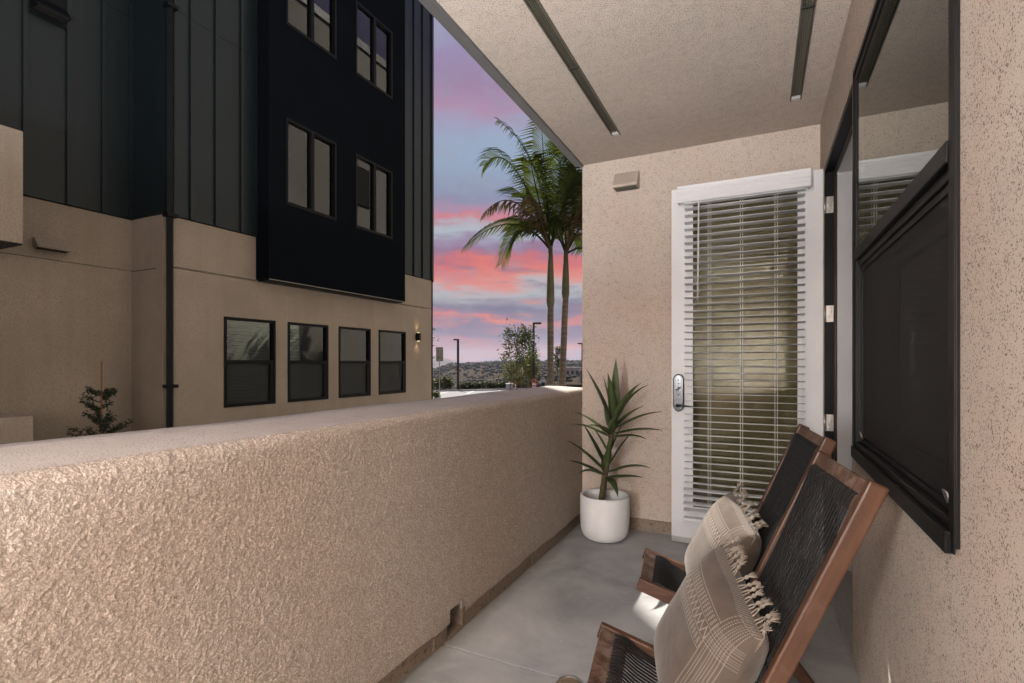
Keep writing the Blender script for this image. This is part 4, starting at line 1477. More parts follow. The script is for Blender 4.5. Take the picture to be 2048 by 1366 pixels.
# sconce with up and down light
scn = MB().box(XB + 0.012, XB + 0.10, 10.70, 10.785, 1.80, 2.005)
scn = bpart(scn, 'wall_sconce', 'frame')
MB().box(XB + 0.001, XB + 0.0115, 10.685, 10.80, 1.84, 1.965).build('back_plate', 'frame', scn)
ln_ = MB().box(XB + 0.03, XB + 0.085, 10.715, 10.77, 2.0055, 2.010)
ln_.box(XB + 0.03, XB + 0.085, 10.715, 10.77, 1.795, 1.7995)
ln_.build('lens', 'lit', scn)
for sz, zc in ((1, 2.02), (-1, 1.785)):
    sd = bpy.data.lights.new('sconce_lamp', 'SPOT')
    sd.energy = 1.5
    sd.color = (1.0, 0.70, 0.38)
    sd.spot_size = R_(75)
    sd.spot_blend = 0.7
    sd.shadow_soft_size = 0.015
    so = bpy.data.objects.new('sconce_lamp', sd)
    COL.objects.link(so)
    so.parent = scn
    so.location = (XB + 0.055, 10.742, zc)
    so.rotation_euler = (0 if sz < 0 else math.pi, 0, 0)
# balcony box on the left
bal = MB().box(XL + 0.05, -6.9, -3.0, 2.594, 2.483, 3.655)
bpart(bal, 'balcony_box', 'bld', bevel=0.01)
bpart(MB().box(XL + 0.06, -6.905, -3.0, 2.585, 2.470, 2.4825), 'balcony_soffit', 'metal2')

lowwall = MB().box(-8.2, -6.9, -1.0, 2.675, -0.6, 0.69).build('low_wall', 'bld', bevel=0.01)
tag(lowwall, 'low tan stucco wall at the left edge below the balcony', 'wall')

# ================================================================== OWN BUILDING ABOVE
own = empty('own_apartment_block', (0, 0, 0))
tag(own, 'sunlit beige storeys rising above the covered patio', 'building')
ub_ = MB().box(-1.30, 9, -16, 24, ZC + 0.155, 13.4)
ub_.box(-1.25, 9, YE + 0.205, 24, -2.5, ZC + 0.154)
ub_.box(-1.25, 9, -16, YB - 0.205, -2.5, ZC + 0.154)
ub_.build('storeys', 'own', own)
MB().box(-1.36, 9.1, -16.1, 24.1, 13.4, 13.7).build('coping', 'trimgrey', own)
for zz in (4.2, 7.3, 10.0):
    for yy in (-11, -6.5, -2.5, 1.5, 6.5, 10, 14.5, 19):
        f = MB().box(-1.325, -1.301, yy, yy + 1.3, zz, zz + 1.5).build('window', 'frame', own)
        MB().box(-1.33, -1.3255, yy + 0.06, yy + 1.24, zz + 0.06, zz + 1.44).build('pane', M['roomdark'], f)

# ================================================================== FILL LAMPS (added behind the viewpoint to brighten the patio)
fp = empty('fill_lamp', (FILL_STRIP_LOC.x, FILL_STRIP_LOC.y, 0))
tag(fp, 'added slim strip fill lamp against the parapet behind the viewpoint', 'lamp')
az_s = R_(-7)
hb = MB().box(-0.085, 0.085, -0.07, -0.006, FILL_STRIP_LOC.z - 0.42, FILL_STRIP_LOC.z + 0.42).build('fill_lamp_housing', 'polepaint', fp, bevel=0.006)
hb.rotation_euler = (0, 0, az_s)
MB().lathe([(0.11, 0.0), (0.11, 0.02), (0.015, 0.03), (0.014, FILL_STRIP_LOC.z - 0.421)], 0, -0.04, 20).build('fill_lamp_stand', 'polepaint', fp, True)
ad = bpy.data.lights.new('fill_strip_light', 'AREA')
ad.shape = 'RECTANGLE'
ad.size = 0.14
ad.size_y = 0.80
ad.energy = FILL_STRIP_W
ad.color = (0.97, 0.985, 1.0)
ao = bpy.data.objects.new('fill_strip_light', ad)
COL.objects.link(ao)
ao.parent = fp
ao.location = (0, 0, FILL_STRIP_LOC.z)
ao.rotation_euler = (R_(90), 0, az_s)
# uplight added to brighten the patio by way of the ceiling
upl = empty('fill_lamp', (FILL_UPLIGHT_LOC.x, FILL_UPLIGHT_LOC.y, 0))
tag(upl, 'added bowl fill uplighter on the patio behind the viewpoint', 'lamp')
uz = FILL_UPLIGHT_LOC.z
MB().lathe([(0.16, 0.0), (0.16, 0.02), (0.02, 0.03), (0.016, uz - 0.08)], 0, 0, 24).build('fill_lamp_stand', 'polepaint', upl, True)
MB().lathe([(0.02, uz - 0.08), (0.20, uz - 0.03), (0.27, uz + 0.03), (0.265, uz + 0.032), (0.19, uz - 0.02), (0.0, uz - 0.03)], 0, 0, 32).build('fill_lamp_bowl', 'polepaint', upl, True)
ud = bpy.data.lights.new('fill_uplight', 'AREA')
ud.shape = 'DISK'
ud.size = 0.48
ud.spread = R_(152)
ud.energy = FILL_UPLIGHT_W
ud.color = (0.97, 0.985, 1.0)
uo = bpy.data.objects.new('fill_uplight', ud)
COL.objects.link(uo)
uo.parent = upl
uo.location = (0, 0, uz + 0.034)
uo.rotation_euler = Vector((-0.28, 0.0, 0.96)).to_track_quat('-Z', 'Y').to_euler()

# ================================================================== OUTSIDE GROUND
RV = Vector((CS, SN, 0))
FV = Vector((-SN, CS, 0))


def RF(r, f, z=0.0):
    p = RV * r + FV * f
    return Vector((p.x, p.y, z))


def gz(r, f):
    return -0.10 - 0.030 * max(f, 0) + 0.020 * max(-30, min(r, 30))


def sheet(rs, fs, zf, name, mat):
    mb = MB()
    for f in fs:
        for r in rs:
            p = RF(r, f)
            mb.v.append((p.x, p.y, zf(r, f)))
    n = len(rs)
    for j in range(len(fs) - 1):
        for i in range(n - 1):
            mb.f.append((j * n + i, j * n + i + 1, (j + 1) * n + i + 1, (j + 1) * n + i))
    return struct(mb.build(name, mat))


sheet([-40, -30, -20, -10, 0, 10, 20, 30, 40], [-20, -10, 0, 10, 20, 30, 40, 50, 56.5], gz, 'street', 'conc')
kb = MB()
prev = None
for r in range(-40, 41, 2):
    f0 = 56.4
    pr = [RF(r, f0, gz(r, f0) - 0.1), RF(r, f0, gz(r, f0) + 0.15), RF(r, f0 + 0.45, gz(r, f0) + 0.16), RF(r, f0 + 0.45, gz(r, f0) - 0.1)]
    o = len(kb.v)
    kb.v += [tuple(p) for p in pr]
    if prev is not None:
        for k in range(3):
            kb.f.append((prev + k, o + k, o + k + 1, prev + k + 1))
    prev = o
struct(kb.build('kerb', 'kerb'))
pm = MB()
for r, f0, f1 in ((-6.9, 47, 55.5), (-4.2, 47, 55.5), (-1.4, 47, 55.5), (-9.6, 47, 55.5)):
    pm.quad(*[tuple(RF(a, b, gz(a, b) + 0.006)) for a, b in ((r, f0), (r + 0.12, f0), (r + 0.12, f1), (r, f1))])
struct(pm.build('stall_lines', 'paint'))

# hillside: fan-shaped terrain from control profiles
FS = [56.6, 60, 64, 75, 90, 115, 150, 200, 250, 320, 400, 470, 550, 620, 700, 760, 820, 900, 1000, 1150]
PRO = {-0.7: [-2.2, -2.2, -3, -5, -8, -13, -18, -22, -24, -25, -25, -24, -23, -22, -20, -20, -20, -21, -25, -35],
       -0.16: [-1.75, -1.85, -2.3, -4.5, -7.5, -11, -14.5, -17.5, -19.3, -20, -19.5, -18.6, -17, -15, -13.6, -13.4, -13.6, -15, -20, -32],
       -0.115: [-1.75, -1.85, -2.2, -4.2, -7, -10, -12.8, -15.2, -16.5, -17, -15.5, -13.4, -9.8, -6.2, -3.6, -2.4, -2.6, -5, -12, -28],
       -0.06: [-1.7, -1.8, -2.1, -3.8, -6, -8.8, -11.2, -13.4, -14.2, -14.4, -13.0, -11.0, -7.6, -4.4, -1.6, -0.8, -1.0, -3, -9, -26],
       0.0: [-1.6, -1.7, -2.0, -3.2, -5, -7, -8.8, -10.4, -11, -11, -10, -8.4, -6.0, -3.6, -1.0, 0.0, 0.4, -0.6, -4, -22],
       0.06: [-1.4, -1.5, -1.8, -2.6, -3.6, -4.8, -6, -7, -7.6, -8, -8, -7.4, -6.2, -4.4, -2.2, -0.6, 0.8, 1.8, 1.5, -10],
       0.14: [-1.2, -1.2, -1.4, -1.9, -2.6, -3.4, -4.2, -5, -5.6, -6.2, -6.6, -6.4, -5.6, -4.2, -2.2, -0.4, 1.4, 2.8, 3.0, -8],
       0.7: [-0.8, -0.8, -1, -1.4, -2, -2.6, -3, -3.6, -4, -4.4, -4.6, -4.4, -3.6, -2.4, -1.0, 0, 1.4, 2.8, 3.0, -8]}
KS = sorted(PRO)


def hz(k, f):
    f = max(FS[0], min(FS[-1], f))
    k = max(KS[0], min(KS[-1], k))
    j = max(i for i in range(len(FS) - 1) if FS[i] <= f)
    tf = (f - FS[j]) / (FS[j + 1] - FS[j])
    i = max(q for q in range(len(KS) - 1) if KS[q] <= k)
    tk = (k - KS[i]) / (KS[i + 1] - KS[i])
    tk = tk * tk * (3 - 2 * tk)

    def at(kk):
        return PRO[kk][j] * (1 - tf) + PRO[kk][j + 1] * tf
    z = at(KS[i]) * (1 - tk) + at(KS[i + 1]) * tk
    a = min(1, max(0, (f - 70) / 200))
    r = k * f
    return z + a * (0.9 * math.sin(r * 0.045 + 1.3) * math.sin(f * 0.018) + 0.6 * math.sin(r * 0.11 + f * 0.021))


ks = [-0.7, -0.5, -0.35, -0.25] + [-0.2 + 0.01 * i for i in range(41)] + [0.25, 0.35, 0.5, 0.7]
fs2 = []
for i in range(len(FS) - 1):
    for q in range(3):
        fs2.append(FS[i] + (FS[i + 1] - FS[i]) * q / 3)
fs2.append(FS[-1])
hm = MB()
for f in fs2:
    for k in ks:
        p = RF(k * f, f)
        hm.v.append((p.x, p.y, hz(k, f)))
n = len(ks)
for j in range(len(fs2) - 1):
    for i in range(n - 1):
        hm.f.append((j * n + i, j * n + i + 1, (j + 1) * n + i + 1, (j + 1) * n + i))
struct(hm.build('hillside', 'hill', smooth=True))
struct(MB().quad((-6200, -6200, -42), (6200, -6200, -42), (6200, 6200, -42), (-6200, 6200, -42)).build('ground', 'hill'))
# far mountains
mm_ = MB()
prev = None
rnd = random.Random(4)
for i in range(60):
    k = -0.6 + i * 0.02
    f = 4200
    base = 26 + 60 * max(0, -0.10 - k) ** 0.6 * 2.2 - 46 * max(0, min(1, (k + 0.14) / 0.05))
    h = base + 7 * math.sin(i * 1.1) + rnd.uniform(-5, 5)
    o = len(mm_.v)
    mm_.v += [tuple(RF(k * f, f - 900, -42)), tuple(RF(k * (f - 350), f - 350, h * 0.55 - 4 + rnd.uniform(-5, 5))), tuple(RF(k * f, f, h)), tuple(RF(k * f, f + 900, -42))]
    if prev is not None:
        for q in range(3):
            mm_.f.append((prev + q, o + q, o + q + 1, prev + q + 1))
    prev = o
struct(mm_.build('far_mountains', 'mount'))

# scrub on the hillside (one mass)
ico = bmesh.new()
bmesh.ops.create_icosphere(ico, subdivisions=1, radius=1)
IV = [v.co.copy() for v in ico.verts]
IF = [tuple(v.index for v in f.verts) for f in ico.faces]
ico.free()
scb = MB()
rnd = random.Random(21)


def blob(c, rx, rz):
    o = len(scb.v)
    for v in IV:
        j = rnd.uniform(0.7, 1.25)
        scb.v.append((c.x + v.x * rx * j, c.y + v.y * rx * j, c.z + v.z * rz * j))
    scb.f.extend(tuple(o + i for i in f) for f in IF)


cnt = 0
while cnt < 1500:
    k = rnd.uniform(-0.19, 0.19)
    f = 90 + 850 * rnd.random() ** 0.62
    dens = 0.35 + 0.5 * (0.5 + 0.5 * math.sin(k * 60 + f * 0.013) * math.sin(f * 0.03 + 2)) + (0.5 if f > 600 else 0)
    if rnd.random() > dens:
        continue
    s = rnd.uniform(0.9, 2.6) * (0.55 if f < 200 else 1.0) * (1.5 if f > 600 else 1)
    p = RF(k * f, f, hz(k, f) + s * 0.35)
    for q in range(rnd.choice((1, 2, 2, 3))):
        blob(p + Vector((rnd.uniform(-1, 1) * s, rnd.uniform(-1, 1) * s, rnd.uniform(-0.1, 0.2) * s)), s * rnd.uniform(0.6, 1.0), s * rnd.uniform(0.5, 0.85))
    cnt += 1
so = scb.build('hillside_scrub', 'scrub')
tag(so, 'dark low scrub dotted over the far dry hillside', 'scrub', kind='stuff')


# ================================================================== OUTSIDE THINGS
def leafquad(mb, c, size, rnd, elong=1.8, droop=None):
    a = Vector((rnd.gauss(0, 1), rnd.gauss(0, 1), rnd.gauss(0, 0.7)))
    if droop is not None:
        a = a + Vector((0, 0, -droop))
    a.normalize()
    b = a.cross(Vector((rnd.gauss(0, 1), rnd.gauss(0, 1), rnd.gauss(0, 1))))
    if b.length < 1e-4:
        return
    b.normalize()
    mb.quad(c - a * size * elong / 2, c + b * size * 0.35, c + a * size * elong / 2, c - b * size * 0.35)


# --- light poles
def light_pole(r, f, ztop, w_, arm_r, label):
    z0 = min(gz(r, f), hz(r / f, f)) if f > 56.6 else gz(r, f)
    p = RF(r, f, z0)
    e = empty('light_pole', p, TH)
    H_ = ztop - z0
    MB().box(-w_ / 2, w_ / 2, -w_ / 2, w_ / 2, 0.05, H_).build('pole', 'polepaint', e)
    x0, x1 = (0, arm_r) if arm_r > 0 else (arm_r, 0)
    MB().box(x0 + (w_ / 2 if arm_r > 0 else 0), x1 - (w_ / 2 if arm_r < 0 else 0), -0.15, 0.15, H_ - 0.16, H_ + 0.01).build('lamp_head', 'polepaint', e)
    MB().box(x0 + (w_ / 2 + 0.04 if arm_r > 0 else 0.04), x1 - (w_ / 2 + 0.04 if arm_r < 0 else 0.04), -0.11, 0.11, H_ - 0.17, H_ - 0.161).build('lens', 'jamb', e)
    bs_ = MB().box(-0.32, 0.32, -0.32, 0.32, 0.0, 0.14).build('base', 'polepaint', e, bevel=0.02)
    tag(e, label, 'light pole', 'parking area light poles')


light_pole(-6.05, 57.5, 1.25 + 47 / 1026 * 57.5, 0.24, -0.50, 'brown light pole with short arm to the left, beside the road sign')
light_pole(1.96, 46.5, 1.25 + 80 / 1026 * 46.5, 0.19, 0.70, 'tallest brown light pole with arm to the right, beside the young trees')
light_pole(9.6, 70, 1.25 + 39 / 1026 * 70, 0.22, -0.62, 'brown light pole with arm to the left, beyond the palms')

# --- sign seen from behind
sg = empty('road_sign', RF(-4.66, 33, gz(-4.66, 33)), TH)
tag(sg, 'plain back of a rectangular road sign on a thin post', 'sign')
zt = 1.25 + 31 / 1026 * 33 - gz(-4.66, 33)
MB().tube([(0, 0, 0), (0, 0, zt - 0.12)], 0.032, 6).build('post', 'galv', sg)
MB().box(-0.23, 0.23, 0.04, 0.048, zt - 0.92, zt).build('plate', 'signback', sg, bevel=0.003)
bo = MB()
for a, b in ((-0.09, -0.14), (0.09, -0.14), (0, -0.30), (0, -0.62)):
    bo.tube([(a, 0.0395, zt + b), (a, 0.02, zt + b)], 0.018, 6)
bo.build('bolt', 'whitepl', sg)


# --- leafy shrubs along the kerb
def shrub_mesh(seed, n, size, mat, h=1.0, flat=1.0):
    rnd = random.Random(seed)
    mb = MB()
    lumps = [(Vector((rnd.uniform(-0.35, 0.35), rnd.uniform(-0.35, 0.35), rnd.uniform(0.25, 0.7))), rnd.uniform(0.22, 0.42)) for _ in range(9)]
    for _ in range(n):
        c, r = rnd.choice(lumps)
        d_ = Vector((rnd.gauss(0, 1), rnd.gauss(0, 1), rnd.gauss(0, 1))).normalized() * r * rnd.uniform(0.6, 1.05)
        p = c + d_
        p.z = max(0.02, p.z * h)
        leafquad(mb, p, size * rnd.uniform(0.7, 1.3), rnd)
    me = mb.mesh('foliage')
    me.materials.append(M[mat])
    return me


SH = [shrub_mesh(31, 420, 0.13, 'shrubleaf'), shrub_mesh(32, 420, 0.13, 'shrubleaf'), shrub_mesh(33, 380, 0.15, 'paleshrub', 1.0)]
STEM = MB().tube([(0, 0, 0), (0.03, 0, 0.2), (-0.02, 0.02, 0.5)], [0.03, 0.025, 0.01], 5).mesh('stem')
STEM.materials.append(M['bark'])
names = ['first', 'second', 'third', 'fourth', 'fifth', 'sixth', 'seventh', 'eighth', 'ninth', 'tenth', 'eleventh', 'twelfth', 'thirteenth', 'fourteenth']


def shrub(r, f, sc_, me, label, group):
    z = hz(r / f, f)
    e = empty('shrub', RF(r, f, z - 0.02), random.uniform(0, 6))
    e.scale = (sc_ * random.uniform(0.9, 1.15), sc_ * random.uniform(0.9, 1.1), sc_)
    for nm, m_ in (('foliage', me), ('stem', STEM)):
        ob = bpy.data.objects.new(nm, m_)
        COL.objects.link(ob)
        ob.parent = e
    tag(e, label, 'shrub', group)


us_ = [922, 932, 940, 950, 960, 970, 980, 988, 1000, 1008, 1036, 1046, 1056]
for i, u in enumerate(us_):
    f = 58.4 + (i * 37 % 5) * 0.2
    shrub((u - 1024) / 1026 * f, f, 0.85 + 0.25 * ((i * 7) % 4) / 4, SH[i % 2], 'low dark green shrub, %s from the left in the row behind the kerb' % names[i], 'dark shrubs behind the kerb')
for i, (u, f, s_) in enumerate(((868, 59, 1.3), (879, 58.6, 1.35), (890, 59.4, 1.5), (900, 59, 1.2))):
    shrub((u - 1024) / 1026 * f, f, s_, SH[2], ['pale yellow-green bush touching the building edge behind the kerb', 'pale yellow-green bush behind the road sign post', 'widest pale yellow-green bush behind the kerb', 'pale yellow-green bush just left of the light pole base'][i], 'pale bushes left of the light pole')
z_ = gz(-5.5, 36)
e = empty('shrub', RF(-5.45, 36.0, gz(-5.45, 36)), 0.3)
e.scale = (0.75, 0.75, 0.55)
for nm, m_ in (('foliage', SH[2]), ('stem', STEM)):
    ob = bpy.data.objects.new(nm, m_)
    COL.objects.link(ob)
    ob.parent = e
tag(e, 'small pale green plant at the foot of the building corner', 'shrub')


# --- young trees
def young_tree(r, f, ztop, spread, label, mat, seed, n=900, leaf=0.13, crown0=0.35, stakes=True, lean=0.0, scatter=1.0):
    rnd = random.Random(seed)
    z0 = gz(r, f) if f < 56 else hz(r / f, f)
    e = empty('young_tree', RF(r, f, z0), TH)
    H_ = ztop - z0
    tk = MB()
    pts = [Vector((lean * t * H_ + 0.05 * math.sin(5 * t + seed), 0.05 * math.cos(4 * t), H_ * t)) for t in [i / 8 for i in range(9)]]
    tk.tube(pts, [0.055 * (1 - 0.85 * i / 8) for i in range(9)], 6)
    tips = []
    for k in range(26):
        t = rnd.uniform(crown0, 0.95)
        b = Vector((lean * t * H_, 0, H_ * t))
        a = rnd.uniform(0, 2 * math.pi)
        L = spread * rnd.uniform(0.45, 1.0) * (1.15 - 0.75 * abs((t - crown0) / (1 - crown0) - 0.3))
        q = b + Vector((math.cos(a) * L, math.sin(a) * L, L * rnd.uniform(0.0, 0.7)))
        mid = (b + q) / 2 + Vector((0, 0, L * 0.15))
        tk.tube([b, mid, q], [0.018, 0.012, 0.005], 4)
        tips += [mid, q, q]
    tk.build('trunk', 'bark', e, True)
    cr_ = MB()
    for _ in range(n):
        c = rnd.choice(tips)
        s = spread * 0.22 * scatter
        leafquad(cr_, c + Vector((rnd.gauss(0, s), rnd.gauss(0, s), rnd.gauss(0, s) - 0.05)), leaf * rnd.uniform(0.6, 1.3), rnd, 2.2, 0.6)
    cr_.build('crown', mat, e)
    if stakes:
        for s in (-0.42, 0.38):
            MB().tube([(s, 0.1, 0), (s, 0.1, H_ * 0.52)], 0.03, 6).build('stake', 'tan_stake', e)
    tag(e, label, 'tree')


def ur(u, f):
    return (u - 1024) / 1026 * f


young_tree(ur(1034, 45), 45, 1.25 + 68 / 1026 * 45, 1.45, 'staked young tree with dark feathery crown left of the tall light pole', 'treeleaf', 3, 1500, 0.15, 0.42)
young_tree(ur(1052, 47), 47, 1.25 + 26 / 1026 * 47, 1.1, 'short yellow-green young tree between the feathery tree and light pole', 'yellowleaf', 9, 900, 0.15, 0.25)
young_tree(ur(1066, 49), 49, 1.25 + 30 / 1026 * 49, 0.75, 'narrow dark young tree growing right behind the tall light pole', 'treeleaf', 14, 800, 0.14, 0.35)
young_tree(ur(1022, 48), 48, 1.25 - 2 / 1026 * 48, 0.8, 'low yellowish sapling under the feathery young tree', 'yellowleaf', 23, 500, 0.14, 0.35, False)
young_tree(ur(1115, 62), 62, 1.25 + 33 / 1026 * 62, 0.7, 'thin pale young tree seen between the two palm trunks', 'treeleaf', 17, 420, 0.17, 0.30, False)
young_tree(ur(858, 20), 20, 1.25 + 118 / 1026 * 20, 0.42, 'sparse slender tree peeping out behind the building corner', 'treeleaf', 19, 260, 0.055, 0.05, False, 0.0, 0.9)

# --- utility box, cones, scooter
ux = ur(1019, 57.6)
ubx = empty('utility_box', RF(ux, 57.6, hz(ux / 57.6, 57.6)), TH)
tag(ubx, 'low pale grey utility box behind the kerb', 'utility box')
MB().box(-0.40, 0.40, -0.3, 0.3, 0, 0.50).build('cabinet', 'jamb', ubx, bevel=0.02)
MB().box(-0.43, 0.43, -0.33, 0.33, 0.501, 0.55).build('lid', 'whitepl', ubx, bevel=0.02)


def delineator(u, f, vt, slim, label):
    r = ur(u, f)
    z0 = gz(r, f)
    e = empty('traffic_cone', RF(r, f, z0), TH)
    H_ = 1.25 + (725 - vt) / 1026 * f - z0
    rad = 0.06 if slim else 0.15
    MB().lathe([(rad * 1.7, 0.0), (rad * 1.7, 0.06), (rad, 0.07), (rad * 0.85, H_ * 0.55), (rad * 0.7, H_ * 0.80), (0.0, H_ * 0.81)], 0, 0, 16).build('body', 'orange', e, True)
    for z_ in (0.42, 0.62):
        MB().lathe([(rad * 1.0, H_ * z_), (rad * 0.97, H_ * (z_ + 0.10))], 0, 0, 16).build('reflective_band', 'whitepl', e, True)
    loop = [(rad * 0.8 * math.sin(a), 0, H_ * 0.88 + H_ * 0.10 * -math.cos(a)) for a in [i * math.pi / 6 for i in range(13)]]
    MB().tube(loop, rad * 0.22, 6).build('top_loop', 'orange', e, True)
    tag(e, label, 'cone')


delineator(1068, 40, 758, False, 'orange loop-top traffic cone at the foot of the tall light pole')
delineator(1031, 44, 762, True, 'thin orange and white marker post by the feathery young tree')


def scooter(u, f, scl, rz, label):
    r = ur(u, f)
    e = empty('motor_scooter', RF(r, f, gz(r, f)), TH + rz)
    e.scale = (scl,) * 3
    for x in (-0.55, 0.6):
        wl = MB()
        prof_ = [(0.16, -0.05), (0.24, -0.055), (0.26, 0.0), (0.24, 0.055), (0.16, 0.05)]
        wl.lathe(prof_, 0, 0, 20)
        ob = wl.build('wheel', 'rubber', e, True)
        ob.location = (x, 0, 0.26)
        ob.rotation_euler = (R_(90), 0, 0)
    MB().prism([(-0.75, -0.16, 0.45), (0.05, -0.16, 0.32), (0.40, -0.16, 0.30), (0.50, -0.16, 0.90), (0.40, -0.16, 0.95), (0.30, -0.16, 0.42), (0.02, -0.16, 0.45), (-0.10, -0.16, 0.72), (-0.80, -0.16, 0.78)], (0, 0.32, 0)).build('body', 'blackpl', e, bevel=0.03, fix=True)
    MB().box(-0.78, -0.05, -0.14, 0.14, 0.79, 0.86).build('seat', 'rubber', e, bevel=0.03)
    MB().prism([(0.47, -0.2, 0.55), (0.55, -0.2, 0.55), (0.50, -0.2, 1.05), (0.44, -0.2, 1.05)], (0, 0.4, 0)).build('front_shield', 'whitepl', e, bevel=0.02, fix=True)
    MB().tube([(0.40, -0.36, 1.08), (0.44, 0, 1.02), (0.40, 0.36, 1.08)], 0.022, 6).build('handlebar', 'blackpl', e, True)
    for s in (-1, 1):
        MB().tube([(0.43, s * 0.25, 1.06), (0.45, s * 0.30, 1.24)], 0.010, 5).build('mirror_stalk', 'blackpl', e)
        MB().box(0.44, 0.46, s * 0.30 - 0.06, s * 0.30 + 0.06, 1.22, 1.30).build('mirror', 'blackpl', e, bevel=0.008)
    tag(e, label, 'scooter', 'scooters parked beyond the parapet')


scooter(1083, 41, 1.0, R_(70), 'black and white motor scooter parked left of the palm trunks')
scooter(1091, 42, 1.12, R_(110), 'taller dark motor scooter touching the left palm trunk')

# --- far house and pieces to the right of the palms
hs = empty('far_house', RF(ur(1150, 240), 240, hz(ur(1150, 240) / 240, 240)), TH)
tag(hs, 'small flat-roofed pale house far behind the right light pole', 'house')
MB().box(-4.6, 4.6, 0, 6, -1, 4.2).build('wall', 'housewall', hs)
MB().box(-4.9, 4.9, -0.3, 6.3, 4.201, 4.5).build('roof', 'kerb', hs)
for x in (-3.4, -1.2, 1.0, 3.0):
    f = MB().box(x - 0.55, x + 0.55, -0.06, -0.001, 1.4, 3.0).build('window', 'roomdark', hs)
tr_ = empty('far_shed', RF(ur(1172, 110), 110, hz(ur(1172, 110) / 110, 110)), TH)
tag(tr_, 'dark shed roof just left of the end wall edge', 'shed')
MB().box(-1.1, 1.2, 0, 3, 0, 2.6).build('wall', 'polepaint', tr_)
MB().prism([(-1.3, -0.2, 2.601), (1.4, -0.2, 2.601), (1.4, -0.2, 2.9), (-1.3, -0.2, 2.75)], (0, 3.4, 0)).build('roof', 'blackpl', tr_, fix=True)


# --- palms
def palm(u, f, u_top, vtrunk, vcrown, rad, fronds, seed, label):
    rnd = random.Random(seed)
    r = ur(u, f)
    z0 = gz(r, f)
    e = empty('palm_tree', RF(r, f, z0), TH)
    zt_ = 1.25 + (725 - vtrunk) / 1026 * f - z0
    zc_ = 1.25 + (725 - vcrown) / 1026 * f - z0
    dx = ur(u_top, f) - r
    pts, rr = [], []
    for i in range(13):
        t = i / 12
        pts.append((dx * t, 0, zt_ * t))
        rr.append(rad * (1.28 - 0.30 * min(1, t * 2.2) - 0.03 * t))
    MB().tube(pts, rr, 14).build('trunk', 'trunk', e, True)
    sh = [(dx, 0, zt_ - 0.02), (dx, 0, zt_ + 0.15), (dx * 1.05, 0, zt_ + (zc_ - zt_) * 0.5), (dx * 1.1, 0, zc_)]
    MB().tube(sh, [rad * 1.0, rad * 1.22, rad * 1.0, rad * 0.6], 14).build('crownshaft', 'shaft', e, True)
    for (tx, tz, ty, cx_, cz_, dead, dens, LL) in fronds:
        p0 = Vector((dx * 1.1, 0, zc_ - 0.15))
        p2 = p0 + Vector((tx, ty, tz))
        p1 = p0 + Vector((cx_, ty * 0.4, cz_))
        N = 54
        fr = MB()
        rp = [(p0 * (1 - t) ** 2 + p1 * 2 * t * (1 - t) + p2 * t * t) for t in [i / 16 for i in range(17)]]
        fr.tube(rp, [0.036 * (1 - 0.85 * i / 16) + 0.004 for i in range(17)], 5)
        for i in range(N):
            t = 0.16 + 0.84 * i / (N - 1)
            if rnd.random() > dens:
                continue
            c = p0 * (1 - t) ** 2 + p1 * 2 * t * (1 - t) + p2 * t * t
            tg = ((p1 - p0) * (1 - t) + (p2 - p1) * t).normalized()
            sd_ = tg.cross(Vector((0, 0, 1)))
            if sd_.length < 0.15:
                sd_ = Vector((0.3, 1, 0))
            sd_.normalize()
            sd_ = (sd_ + Vector((0, 0, 0))).normalized()
            ln = 1.42 * LL * (0.55 + 0.45 * math.sin(math.pi * min(1, 0.18 + t * 0.78))) * rnd.uniform(0.85, 1.1)
            if t > 0.9:
                ln *= 0.75
            for s in (-1, 1):
                d1 = (sd_ * s * 0.75 + tg * 0.62 + Vector((0, 0, 0.10 if not dead else -0.8))).normalized()
                d2 = (d1 + Vector((0, 0, -0.75 if not dead else -1.6)) + Vector((rnd.uniform(-0.15, 0.15),) * 3)).normalized()
                wv = tg * 0.023 * rnd.uniform(0.8, 1.3)
                m_ = c + d1 * ln * 0.5
                e_ = m_ + d2 * ln * 0.55
                o = len(fr.v)
                fr.v += [tuple(c - wv * 0.5), tuple(c + wv * 0.5), tuple(m_ + wv), tuple(m_ - wv), tuple(e_)]
                fr.f += [(o, o + 1, o + 2, o + 3), (o + 3, o + 2, o + 4)]
        fr.build('frond', 'palmdead' if dead else 'palmleaf', e)
    tag(e, label, 'palm', 'pair of palms beyond the parapet')


# frond: tip dx, dz, dy, control dx, dz, dead, leaflet density, leaflet length
F1 = [(-1.85, 4.65, 0.2, -0.25, 3.6, False, 0.7, 0.5), (-2.35, 3.1, 0.3, -1.35, 4.3, False, 0.95, 0.85), (-2.95, 0.05, -0.3, -1.3, 1.75, False, 1.0, 0.75),
      (-1.75, -0.35, 0.6, -1.15, 1.7, False, 1.0, 0.75), (-2.35, 1.0, -0.8, -1.2, 2.6, True, 0.55, 0.45), (-0.35, 4.2, -0.5, -0.2, 2.4, False, 0.95, 0.95),
      (0.45, 3.9, 0.5, 0.35, 2.4, False, 0.95, 0.95), (-1.1, 2.3, 1.2, -0.9, 2.6, False, 0.9, 0.9), (-0.9, 1.4, -1.3, -0.7, 2.2, True, 0.7, 0.6), (0.9, 2.4, -0.9, 0.7, 2.6, False, 0.95, 0.9),
      (-1.35, 0.9, 1.4, -0.8, 1.9, False, 0.95, 0.8), (0.5, 0.9, 1.8, 0.5, 1.9, False, 0.9, 0.8), (-0.75, 2.9, -0.7, -0.55, 2.2, False, 0.9, 0.9)]
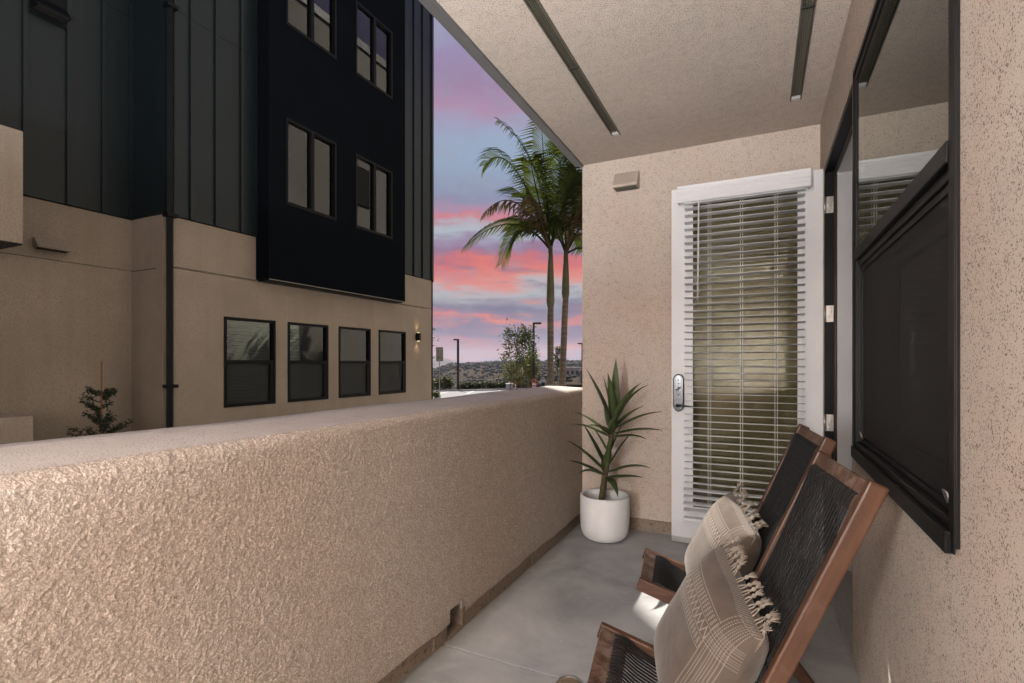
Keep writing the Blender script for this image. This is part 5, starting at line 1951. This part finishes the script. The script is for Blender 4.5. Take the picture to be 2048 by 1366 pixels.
F2 = [(-0.30, 4.1, 0.3, 0.0, 2.5, False, 0.95, 1.0), (1.1, 3.4, 0.4, 0.5, 2.9, False, 1.0, 0.95), (1.25, -1.25, -0.2, 1.05, 0.75, False, 1.0, 0.65), (1.6, 1.2, -0.6, 1.0, 2.2, False, 1.0, 0.85),
      (0.35, 2.6, -1.0, 0.3, 2.3, True, 0.8, 0.7), (-0.9, 0.7, -0.8, -0.6, 1.5, False, 0.95, 0.8), (1.3, 2.3, 0.9, 0.8, 2.6, False, 1.0, 0.95), (-0.8, 2.5, 0.9, -0.5, 2.5, False, 0.95, 0.95),
      (0.9, 0.5, 1.5, 0.7, 1.6, False, 0.95, 0.85), (0.45, 3.2, -0.7, 0.3, 2.2, False, 0.95, 0.9), (0.75, 1.7, -1.2, 0.55, 2.0, True, 0.75, 0.65), (-0.2, 3.4, -1.1, -0.1, 2.0, False, 0.9, 0.9)]
palm(1101, 18.0, 1101, 612, 492, 0.118, F1, 41, 'left palm of the pair, with long fronds reaching left')
palm(1122, 18.6, 1131, 595, 500, 0.118, F2, 42, 'right palm of the pair, its fronds cut off by the end wall')

# --- staked sapling in the alley
sx_, sy_ = -7.45, 3.55
sp = empty('conifer_sapling', (sx_, sy_, -0.35))
tag(sp, 'small dark staked conifer sapling by the tan wall on the left', 'sapling')
MB().tube([(0.02, 0, 0), (0.02, 0, 1.62)], 0.010, 6).build('stake', 'tan_stake', sp)
rnd = random.Random(8)
stm = MB().tube([(0, 0, 0), (0.0, 0.01, 0.8), (-0.03, 0.02, 1.42)], [0.016, 0.012, 0.005], 6)
nd_ = MB()
for k in range(34):
    z = rnd.uniform(0.45, 1.35)
    L = 0.27 * (1.55 - z) * rnd.uniform(0.6, 1.1) + 0.05
    a = rnd.uniform(0, 2 * math.pi)
    b = Vector((0, 0, z))
    t_ = b + Vector((math.cos(a) * L, math.sin(a) * L, 0.6 * L))
    stm.tube([b, (b + t_) / 2 + Vector((0, 0, -0.01)), t_], [0.006, 0.005, 0.003], 4)
    for q in range(44):
        s = rnd.uniform(0.25, 1.05)
        c = b + (t_ - b) * s
        leafquad(nd_, c + Vector((rnd.gauss(0, 0.014), rnd.gauss(0, 0.014), rnd.gauss(0, 0.016))), 0.020, rnd, 2.8)
stm.build('stem', 'bark', sp, True)
nd_.build('foliage', 'needle', sp)

# ================================================================== AIR
hz_b = MB().box(-6400, 6400, -6400, 6400, -43, 160).build('haze', None)
hz_b['kind'] = 'stuff'
hz_b['label'] = 'thin pale haze over the far hills'
hz_b['category'] = 'haze'
hm_ = bpy.data.materials.new('thin_haze')
hm_.use_nodes = True
hn = NT(hm_.node_tree)
hn.n.remove(hn.n['Principled BSDF'])
pv = hn.new('ShaderNodeVolumePrincipled')
pv.inputs['Color'].default_value = (0.80, 0.84, 0.95, 1)
pv.inputs['Density'].default_value = 0.00013
hn.l.new(pv.outputs[0], hn.n['Material Output'].inputs['Volume'])
hz_b.data.materials.append(hm_)
